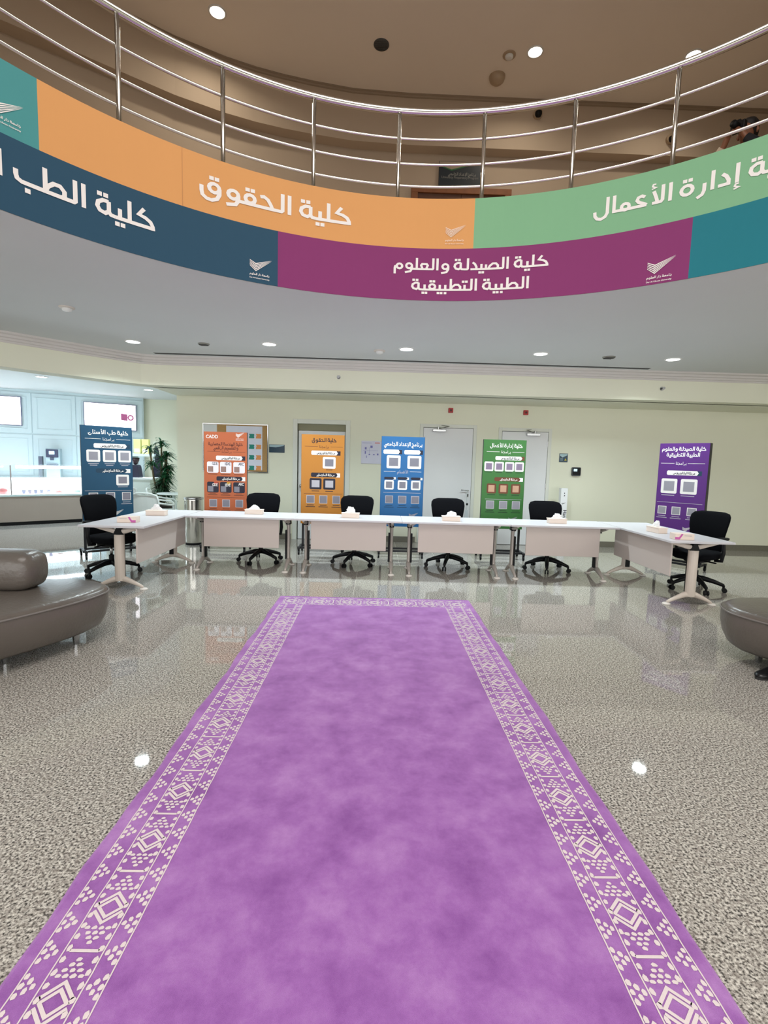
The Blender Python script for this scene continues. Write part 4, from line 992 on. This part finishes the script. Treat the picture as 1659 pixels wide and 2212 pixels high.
ct = thing('display_counter', 'long lit glass food display counter with taupe front at far left', 'display counter', (-7.34, 9.78, 0), ca)
MB().box(-2.6, 1.75, 0, .75, .07, .575).build('front_base', M_TAUPE, ct, bevel=.004)
MB().box(-2.6, 1.75, .03, .75, 0, .07).build('plinth', M_BLACK, ct)
MB().box(-2.62, 1.77, -.015, .75, .575, .615).build('ledge', M_CTOP, ct, bevel=.004)
MB().box(-2.55, 1.70, .62, .64, .615, .93).build('light_panel', M_GLOW, ct); MB().box(-2.55, 1.70, .03, .62, .615, .622).build('light_deck', M_GLOW, ct)
MB().box(-2.58, 1.73, .02, .70, .945, .955).build('glass_shelf', M_GLASS, ct)
for a, b in ((-2.58, -1.2), (-1.19, .20), (.21, 1.73)): MB().box(a, b, 0, .008, .615, 1.20).build('glass_pane', M_GLASS, ct)
for x in (-2.6, -1.195, .205, 1.735):
    MB().box(x-.012, x+.012, -.004, .02, .615, 1.20).build('mullion', M_STEEL2, ct)
MB().box(-2.6, 1.75, 0, .55, 1.20, 1.215).build('glass_top', M_GLASS, ct)
MB().tube([(.3, .10, 1.165), (1.45, .10, 1.165)], .03, 10).build('tube_lamp', M_TUBE, ct); MB().tube([(-2.3, .10, 1.165), (.1, .10, 1.165)], .012, 8).build('tube_lamp', M_TUBE, ct)
def on_counter(x, y, z): p = Matrix.Rotation(ca, 3, 'Z') @ Vector((x, y, z)); return (p.x-7.34, p.y+9.78, z)
for k, (x, c_) in enumerate(((.42, '4f4a66'), (.52, '5d4a5c'), (.62, '4f4a66'), (.72, '5a5568'), (.84, '7b6f93'))):
    t = thing('dessert_cup', ('dark dessert cup in the lit counter, '+('first', 'second', 'third', 'fourth', 'fifth')[k]+' from the mullion'), 'dessert cup', on_counter(x, .14, .622), ca, 'dessert cups in the display')
    MB().lathe([(.026, 0), (.034, .07), (.036, .075)], 14).build('cup', mat('dessert_'+c_, c_, .4), t, smooth=True); MB().lathe([(.036, .075), (.03, .09), (.001, .096)], 14, cap=False).build('lid', mat('clear_lid', 'd6dbe6', .2), t, smooth=True)
for x, c_, lab in ((1.02, 'd98c86', 'white plate with pink cake in the lit counter'), (1.36, 'a6b7b0', 'white plate with pale pastry in the lit counter')):
    t = thing('cake_plate', lab, 'plate', on_counter(x, .16, .622), ca)
    MB().lathe([(.05, 0), (.1, .012), (.105, .016)], 20).build('plate', M_WPL, t, smooth=True); MB().lathe([(.06, .014), (.055, .05), (.03, .06), (.001, .062)], 16, cap=False).build('cake', mat('cake_'+c_, c_, .7), t, smooth=True)
for x, c_, lab in ((.08, 'c2504f', 'red fruit tub at the left end of the lit counter'), (-.12, '4d6b5f', 'green salad tub at the left end of the lit counter')):
    t = thing('food_tub', lab, 'food tub', on_counter(x, .14, .622), ca)
    MB().lathe([(.07, 0), (.085, .06), (.088, .065)], 18).build('tub', mat('tub_'+c_, c_, .35, var=.3, scale=30), t, smooth=True); MB().lathe([(.088, .065), (.07, .10), (.03, .115), (.001, .118)], 18, cap=False).build('heap', mat('heap_'+c_, c_, .6, var=.4, scale=40), t, smooth=True)
p = Vector((-8.40, 11.40))+e_*.98+Vector((e_.y, -e_.x))*.36
bc = MB().box(-3.2, 2.0, -.3, .3, 0, .9).build('back_counter', M_CAFE, None, tuple(Vector((-8.40, 11.40))+Vector((e_.y, -e_.x))*.34)+(0,), ang_w, bevel=.006); tag(bc, 'low white cabinet run along the panelled cafe wall', 'cabinet')
t = thing('coffee_machine', 'grey coffee machine with a lit blue screen behind the counter', 'coffee machine', (p.x, p.y, .9), ang_w)
MB().box(-.12, .15, -.2, .2, 0, .66).build('body', mat('machine_silver', '9fb4bd', .4, .2), t, bevel=.01)
MB().box(-.11, .12, -.235, -.2, .46, .64).build('control_head', mat('machine_navy', '2c3350', .35), t, bevel=.01)
MB().box(-.05, .05, -.238, -.235, .53, .60).build('screen', mat('machine_screen', '9fc0ff', .3, emit=3), t)
MB().tube([(0, -.225, .46), (0, -.225, .40)], .035, 10).build('spout', mat('machine_dark', '4b5266', .4), t); MB().box(-.10, .11, -.25, -.19, .28, .31).build('drip_tray', MATS['machine_dark'], t)
MB().box(-.27, -.20, -.1, .1, 0, .48).build('milk_tower', MATS['machine_dark'], t)
t = thing('kitchen_cabinet', 'white base cabinet with worktop left of the potted plant', 'cabinet', (-5.45, 11.25, 0))
MB().box(-.5, .5, -.25, .25, 0, .93).build('body', mat('cabinet_white', 'd5e2dc', .45), t, bevel=.004); MB().box(-.54, .56, -.29, .26, .93, .97).build('worktop', M_WPL, t, bevel=.004)
t = thing('coffee_grinder', 'dark coffee grinder with a brown bean hopper on the white cabinet', 'coffee grinder', (-5.36, 11.2, .97))
MB().loft([[(s*.5*w_, d_*.09, z) for s, d_ in ((-1, -1), (1, -1), (1, 1), (-1, 1))] for z, w_ in ((0, .24), (.03, .24), (.24, .18), (.28, .14))]).build('body', mat('grinder_navy', '1d2038', .4), t, bevel=.008)
MB().lathe([(.02, .28), (.045, .31), (.075, .37), (.082, .42)], 20).build('hopper', mat('bean_brown', '46343a', .35), t, smooth=True); MB().lathe([(.086, .42), (.086, .435), (.02, .445)], 20).build('hopper_lid', M_BLACK, t, smooth=True)
MB().box(-.16, -.11, -.06, .06, .08, .17).build('portafilter_fork', M_STEEL2, t)
for x, c_, lab in ((-5.63, 'dfe29a', 'pale yellow pack left on the shelf by the menu wall'), (-5.44, 'e3e08e', 'pale yellow pack right on the shelf by the menu wall')):
    t = thing('paper_pack', lab, 'package', (x, 11.9, 1.50)); MB().box(-.08, .08, -.05, .05, 0, .34).build('pack', mat('pack_'+c_, c_, .7), t, bevel=.006); MB().box(-.06, .06, -.052, -.05, .03, .12).build('pack_label', M_WHITE, t)
t = thing('wall_shelf', 'white shelf holding two pale yellow packs by the menu wall', 'shelf', (-5.5, 11.95, 1.44)); MB().box(-.3, .3, -.16, .2, 0, .06).build('board', M_CAFE, t, bevel=.004); MB().box(-.28, -.24, -.1, .2, -.2, 0).build('bracket', M_CAFE, t); MB().box(.24, .28, -.1, .2, -.2, 0).build('bracket', M_CAFE, t)
t = thing('folded_parasol', 'black folded parasol leaning behind the white cabinet', 'parasol', (-5.08, 11.85, 0)); MB().tube([(0, 0, 0), (-.16, .1, 1.75)], .015, 8).build('pole', M_STEEL2, t)
MB().tube([(-.05, .04, .45), (-.07, .05, .75), (-.10, .07, 1.2), (-.14, .09, 1.62), (-.155, .1, 1.7)], [.13, .15, .10, .045, .01], 10).build('folded_canopy', mat('parasol_black', '17182a', .8), t, smooth=True)
# potted plant
pt = thing('potted_plant', 'tall green cane plant with strap leaves in the corner recess', 'plant', (-4.5, 10.45, 0))
MB().lathe([(.17, 0), (.2, .02), (.235, .40), (.25, .42), (.25, .46), (.22, .46), (.21, .40)], 24).build('pot', mat('dark_pot', '2f2724', .5), pt, smooth=True)
MB().lathe([(.21, .40), (.1, .42), (.001, .42)], 20, cap=False).build('soil', mat('soil', '2a211b', .95, var=.4, scale=60), pt)
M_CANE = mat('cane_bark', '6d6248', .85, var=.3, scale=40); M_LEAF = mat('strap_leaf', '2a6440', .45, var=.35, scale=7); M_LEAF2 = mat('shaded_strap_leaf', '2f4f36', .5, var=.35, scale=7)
rng = random.Random(5)
tops = []
for k in range(7):
    a = k*.9; r0 = .08; hx = rng.uniform(-.17, .17); h = (1.72, 1.45, 1.5, 1.2, .95, 1.05, 1.6)[k]
    b0 = (r0*math.cos(a), r0*math.sin(a), .40); b1 = (hx*.6, .1*math.sin(a), .4+(h-.4)*.5); b2 = (hx, .12*math.sin(a), h)
    MB().tube([b0, b1, b2], [.024, .02, .016], 8).build('cane', M_CANE, pt, smooth=True); tops += [b2, ((b1[0]+b2[0])/2, (b1[1]+b2[1])/2, (b1[2]+b2[2])/2)]
    if k % 2: tops.append(b1)
tops += [(-.15, 0, .62), (.17, 0, .66), (.02, -.1, .8), (.12, 0, 1.0), (-.05, .05, .55)]
for tp in tops:
    m_ = MB()
    for q in range(40):
        a = rng.uniform(0, 6.283); el = rng.uniform(.0, 1.3); ln_ = rng.uniform(.15, .26); d_ = Vector((math.cos(a), math.sin(a), 0)); sd = Vector((-math.sin(a), math.cos(a), 0))
        V = []; b = Vector(tp)+Vector((0, 0, rng.uniform(-.08, .04)))
        for i in range(5):
            u = i/4; p_ = b+d_*(ln_*u*math.cos(el*(1-u*.3)))+Vector((0, 0, ln_*(math.sin(el)*u-.62*u*u))); wd_ = .019*math.sin(math.pi*(.12+.88*u*.98))+.001
            V += [p_-sd*wd_, p_+Vector((0, 0, -.003)), p_+sd*wd_]
        m_.add(V, [f for i in range(4) for f in ((3*i, 3*i+1, 3*i+4, 3*i+3), (3*i+1, 3*i+2, 3*i+5, 3*i+4))])
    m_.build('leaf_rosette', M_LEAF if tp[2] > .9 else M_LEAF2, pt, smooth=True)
# white plastic chairs and round table (chair faces -y locally)
def plastic_chair(label, x, y, rz):
    t = thing('plastic_armchair', label, 'chair', (x, y, 0), rz, 'white cafe armchairs')
    R = [[(px*1.0, .21+.04*((z-.45)/.4)-.05*(px/.22)**2*.6+dy, z) for px, dy in ((-.22, 0), (-.15, .0), (-.05, 0), (.05, 0), (.15, 0), (.22, 0), (.22, .012), (.15, .012), (.05, .012), (-.05, .012), (-.15, .012), (-.22, .012))] for z in (.48, .6, .72, .82)]
    MB().loft(R).build('back_panel', M_WPL, t, smooth=False)
    MB().tube([(-.225, .2, .45), (-.235, .235, .74), (-.21, .24, .82), (-.12, .262, .85), (0, .268, .855), (.12, .262, .85), (.21, .24, .82), (.235, .235, .74), (.225, .2, .45)], .016, 8).build('back_frame', M_WPL, t, smooth=True)
    MB().loft([[(sx*.23*k, -.02+sy*.22*k, z) for sx, sy in ((-1, -1), (0, -1.08), (1, -1), (1, 1), (-1, 1))] for z, k in ((.43, .96), (.44, 1), (.455, 1), (.46, .94))]).build('seat', M_WPL, t)
    for s in (-1, 1):
        MB().tube([(s*.235, .235, .70), (s*.255, .18, .69), (s*.265, 0, .66), (s*.265, -.17, .64), (s*.255, -.21, .60), (s*.245, -.2, .45)], .016, 8).build('arm', M_WPL, t, smooth=True)
        for q in (-1, 1): MB().tube([(s*.215, q*.18, .45), (s*.245, q*.225, 0)], [.018, .014], 8).build('leg', M_WPL, t)
plastic_chair('white plastic armchair with its back turned behind the left table', -3.69, 8.28, math.pi-.12); plastic_chair('white plastic armchair turned sideways beside the round white table', -3.98, 9.35, math.pi/2+.3); plastic_chair('farthest white plastic armchair before the white cabinet', -4.75, 9.9, math.pi-.25)
t = thing('round_table', 'small round white cafe table at the wall corner', 'table', (-3.98, 9.86, 0)); MB().lathe([(.30, .715), (.31, .72), (.31, .735), (.30, .74)], 32).build('tabletop', M_WPL, t, smooth=False); MB().tube([(0, 0, .02), (0, 0, .715)], .03, 12).build('pedestal', M_WPL, t, smooth=True); MB().lathe([(.24, 0), (.24, .012), (.06, .03)], 24).build('base', M_WPL, t, smooth=True)
# ------------------------------------------------------------------ people
M_SKIN = mat('brown_skin', '8a5a42', .5, var=.06, scale=8); M_CLOTH = mat('black_cloth', '11131c', .85, var=.2, scale=60); M_SHIRT = mat('pale_shirt', 'c9b9a2', .8); M_HAIR = mat('black_hair', '120f10', .6, var=.3, scale=80)
def skin(name, V, E, R, m, parent, sub=2):
    me = bpy.data.meshes.new(name); me.from_pydata(V, E, []); me.update(); me.materials.append(m)
    o = bpy.data.objects.new(name, me); link(o, parent)
    md = o.modifiers.new('skin', 'SKIN'); md.use_smooth_shade = True
    for i, r in enumerate(R):
        q = me.skin_vertices[0].data[i]; q.radius = r if isinstance(r, tuple) else (r, r)
        q.use_root = (i == 0)
    s = o.modifiers.new('sub', 'SUBSURF'); s.levels = sub; s.render_levels = sub
    return o
class Sk:
    def __init__(s): s.V = []; s.E = []; s.R = []
    def v(s, p, r, par=None):
        s.V.append(tuple(p)); s.R.append(r); i = len(s.V)-1
        if par is not None: s.E.append((par, i))
        return i
    def chain(s, par, pts):
        for p, r in pts: par = s.v(p, r, par)
        return par
def hand(sk, par, wr, d, side, up, curl=.5):
    """palm + five fingers; d forward, side towards the thumb, up back of hand"""
    d, side, up, wr = Vector(d).normalized(), Vector(side).normalized(), Vector(up).normalized(), Vector(wr)
    pm = sk.v(wr+d*.05, (.034, .017), par)
    kn = sk.v(wr+d*.085, (.036, .014), pm)
    for k, (o_, l_) in enumerate(((.027, .072), (.009, .08), (-.009, .074), (-.026, .058))):
        b = wr+d*.09+side*o_
        i = sk.v(b+d*.012, .009, kn); a = b+d*(.012+l_*.4)-up*(l_*.12*curl*2); i = sk.v(a, .0085, i)
        sk.v(a+d*(l_*.35)-up*(l_*.55*curl*1.6), .0075, i)
    i = sk.v(wr+d*.03+side*.04, .011, pm); sk.v(wr+d*.07+side*.055-up*.015, .009, i)
def head(sk, par, base, fw, tilt=0):
    fw = Vector(fw).normalized(); b = Vector(base)
    i = sk.v(b+Vector((0, 0, .05)), .05, par); i = sk.v(b+Vector((0, 0, .10))+fw*.02, (.068, .075), i); i = sk.v(b+Vector((0, 0, .17))+fw*.012, (.082, .098), i); return sk.v(b+Vector((0, 0, .235)), (.07, .085), i)
def face(parent, base, fw, mskin):
    fw = Vector(fw).normalized(); sd = fw.cross(Vector((0, 0, 1))).normalized(); b = Vector(base)
    up = Vector((0, 0, 1))
    MB().tube([b+fw*.098+up*.165, b+fw*.118+up*.13, b+fw*.10+up*.118], [.008, .015, .012], 8).build('nose', mskin, parent, smooth=True)
    for s in (-1, 1):
        c = b+fw*.088+sd*s*.033+up*.16
        MB().lathe([(.001, -.011), (.011, 0), (.001, .011)], 10, tuple(c), cap=False).build('eye', mat('eye_dark', '1b1412', .2), parent, smooth=True)
        c = b+sd*s*.088+up*.145-fw*.005
        MB().tube([c-up*.03, c+sd*s*.008, c+up*.03], [.008, .016, .01], 8).build('ear', mskin, parent, smooth=True)
    MB().tube([b+fw*.092-sd*.024+up*.09, b+fw*.101+up*.088, b+fw*.092+sd*.024+up*.09], [.004, .007, .004], 6).build('mouth', mat('lip', '6d3a33', .5), parent, smooth=True)
def hair(parent, base, fw):
    fw = Vector(fw).normalized(); b = Vector(base); rings = []
    for z, r, off in ((.10, .07, -.055), (.14, .094, -.03), (.19, .102, -.016), (.235, .098, -.006), (.265, .078, 0), (.282, .04, 0), (.286, .004, 0)):
        c = b+Vector((0, 0, z))+fw*off; rings.append([(c.x+r*.92*math.cos(a), c.y+r*math.sin(a), c.z) for a in [2*math.pi*j/16 for j in range(16)]])
    MB().loft(rings).build('hair', M_HAIR, parent, smooth=True)
def shoe(parent, heel, toe):
    h, t_ = Vector(heel), Vector(toe); d = (t_-h).normalized(); s = Vector((-d.y, d.x, 0)); L = (t_-h).length; rings = []
    for u, wd_, z1 in ((0, .02, .05), (.03, .034, .075), (.2, .038, .088), (.4, .038, .082), (.6, .046, .062), (.8, .046, .05), (.94, .034, .042), (1, .012, .03)):
        c = h+d*(L*u); rings.append([tuple(c+s*(wd_*math.cos(a))+Vector((0, 0, .012+(z1-.012)*(.5+.5*math.sin(a)) if math.sin(a) > -.95 else .012))) for a in [2*math.pi*j/16 for j in range(16)]])
    MB().loft(rings).build('shoe', mat('black_shoe_leather', '101216', .25), parent, smooth=True)
    rings = [[tuple(c+s*(wd_*math.cos(a))+Vector((0, 0, z))) for c, wd_, a in [((h+d*(L*(.5+.52*math.cos(q)))), 1, q) for q in ()]] for z in ()]
    P = [(h+d*(L*(.5-.51*math.cos(q))))+s*((.048 if math.cos(q) < 0 else .04)*math.sin(q)) for q in [2*math.pi*j/22 for j in range(22)]]
    MB().prism([(p_.x, p_.y) for p_ in P], 0, .016).build('sole', mat('shoe_sole', '1c1a1c', .6), parent)
# seated person at the right edge (only a shoe and trouser leg reach into the photo)
sp = thing('person', 'seated person in black trousers and black shoes cut by the right edge', 'person', (3.2, 3.2, 0))
def L3(p): return (p[0]-3.2, p[1]-3.2, p[2])
fw = (-.85, -.35, 0); hb = (3.32, 3.22, 1.07)
S = Sk(); r = S.v(L3((3.30, 3.25, .60)), .13); ch = S.chain(r, [(L3((3.33, 3.25, .72)), .12), (L3((3.34, 3.24, .90)), (.15, .11)), (L3((3.33, 3.23, 1.02)), .06)]); head(S, ch, L3(hb), fw)
for s, (sh_p, el, wr) in enumerate((((3.28, 3.42, .93), (3.22, 3.50, .68), (3.02, 3.40, .62)), ((3.42, 3.06, .93), (3.42, 2.96, .68), (3.18, 2.98, .62)))):
    i = S.chain(2, [(L3(sh_p), .055), (L3(el), .042), (L3(wr), .03)]); hand(S, i, L3(wr), (-.9, -.3, -.2), (.3, -.9, 0) if s == 0 else (-.3, .9, 0), (0, 0, 1), .4)
for kn, an in (((2.90, 3.35, .50), (2.93, 3.41, .10)), ((2.98, 2.93, .50), (3.02, 2.95, .10))):
    S.chain(r, [(L3((3.12, (3.25+kn[1])/2, .56)), .085), (L3(kn), .06), (L3(an), .038)])
bd_ = skin('body', S.V, S.E, S.R, M_SKIN, sp); face(bd_, L3(hb), fw, M_SKIN); hair(bd_, L3(hb), fw)
S = Sk(); r = S.v(L3((3.30, 3.25, .60)), .15)
for kn, an in (((2.90, 3.35, .50), (2.92, 3.40, .12)), ((2.98, 2.93, .50), (3.02, 2.95, .12))):
    S.chain(r, [(L3((3.12, (3.25+kn[1])/2, .56)), .10), (L3((kn[0]-.0, kn[1], .50)), .08), (L3(((kn[0]+an[0])/2, (kn[1]+an[1])/2, .3)), .075), (L3(an), .07)])
skin('trousers', S.V, S.E, S.R, M_CLOTH, sp)
S = Sk(); r = S.v(L3((3.31, 3.25, .62)), .155); c_ = S.chain(r, [(L3((3.33, 3.25, .74)), .145), (L3((3.34, 3.24, .91)), (.17, .13)), (L3((3.33, 3.23, .99)), .075)])
for sh_p, el, wr in (((3.28, 3.42, .93), (3.22, 3.50, .68), (3.04, 3.41, .625)), ((3.42, 3.06, .93), (3.42, 2.96, .68), (3.2, 2.98, .625))): S.chain(2, [(L3(sh_p), .07), (L3(el), .055), (L3(wr), .042)])
skin('jacket', S.V, S.E, S.R, M_CLOTH, sp)
shoe(sp, L3((2.985, 3.43, 0)), L3((2.725, 3.345, 0))); shoe(sp, L3((3.09, 2.99, 0)), L3((2.84, 2.89, 0)))
# photographer on the gallery
gp = thing('person', 'person in a dark jacket raising a camera behind the gallery railing at right', 'person', (3.69, 5.36, 3.4)); gp.scale = (.945,)*3
fw = (-.86, -.5, 0)
f3 = Vector(fw).normalized(); s3 = f3.cross(Vector((0, 0, 1)))   # s3: person's right
def Q(f, s, z): v = f3*f+s3*s; return (v.x, v.y, z)
hb = Q(.02, 0, 1.42)
S = Sk(); r = S.v(Q(0, 0, .92), .13); c_ = S.chain(r, [(Q(0, 0, 1.1), .12), (Q(0, 0, 1.28), (.15, .11)), (Q(.01, 0, 1.39), .055)]); head(S, c_, hb, fw)
for s in (-1, 1):
    i = S.chain(2, [(Q(0, s*.18, 1.33), .055), (Q(.22, s*.27, 1.22), .042), (Q(.27, s*.10, 1.40), .03)]); hand(S, i, Q(.27, s*.10, 1.40), Q(.25, -s*.5, .8), Q(-.5, 0, .5), Q(.6, s*.5, 0), .8)
    S.chain(r, [(Q(0, s*.1, .85), .085), (Q(.02, s*.11, .48), .06), (Q(0, s*.12, .09), .04)])
bd_ = skin('body', S.V, S.E, S.R, M_SKIN, gp); face(bd_, hb, fw, M_SKIN); hair(bd_, hb, fw)
S = Sk(); r = S.v(Q(0, 0, .88), .145); S.chain(r, [(Q(0, 0, 1.1), .14), (Q(0, 0, 1.28), (.18, .135)), (Q(0, 0, 1.37), .08)])
for s in (-1, 1): S.chain(2, [(Q(0, s*.19, 1.33), .075), (Q(.22, s*.275, 1.215), .062), (Q(.262, s*.115, 1.38), .045)])
skin('jacket', S.V, S.E, S.R, M_CLOTH, gp)
for s in (-1, 1): MB().tube([Q(.215, s*.275, 1.205), Q(.245, s*.19, 1.30), Q(.266, s*.112, 1.385)], [.058, .054, .043], 12).build('sleeve', M_CLOTH if s < 0 else M_SHIRT, gp, smooth=True)
MB().tube([Q(.10, 0, 1.38), Q(.135, 0, 1.28), Q(.14, 0, 1.1)], [.05, .06, .05], 10).build('shirt', M_SHIRT, gp, smooth=True)
S = Sk(); r = S.v(Q(0, 0, .9), .14)
for s in (-1, 1): S.chain(r, [(Q(0, s*.1, .83), .1), (Q(.02, s*.11, .48), .075), (Q(0, s*.12, .1), .065)])
skin('trousers', S.V, S.E, S.R, M_CLOTH, gp)
for s in (-1, 1): shoe(gp, Q(-.06, s*.12, 0), Q(.19, s*.14, 0))
cm = thing('photo_camera', 'black camera held up to the face of the person on the gallery', 'camera', (3.69+Q(.2, 0, 0)[0], 5.36+Q(.2, 0, 0)[1], 3.4+1.475), math.atan2(f3.y, f3.x))
MB().box(-.03, .03, -.065, .065, -.045, .04).build('camera_body', M_BLACK, cm, bevel=.008); MB().tube([(.03, 0, -.005), (.11, 0, -.005)], .032, 16).build('camera_lens', M_BLACK, cm, smooth=True); MB().box(-.02, .025, -.022, .022, .04, .062).build('viewfinder_hump', M_BLACK, cm, bevel=.006)
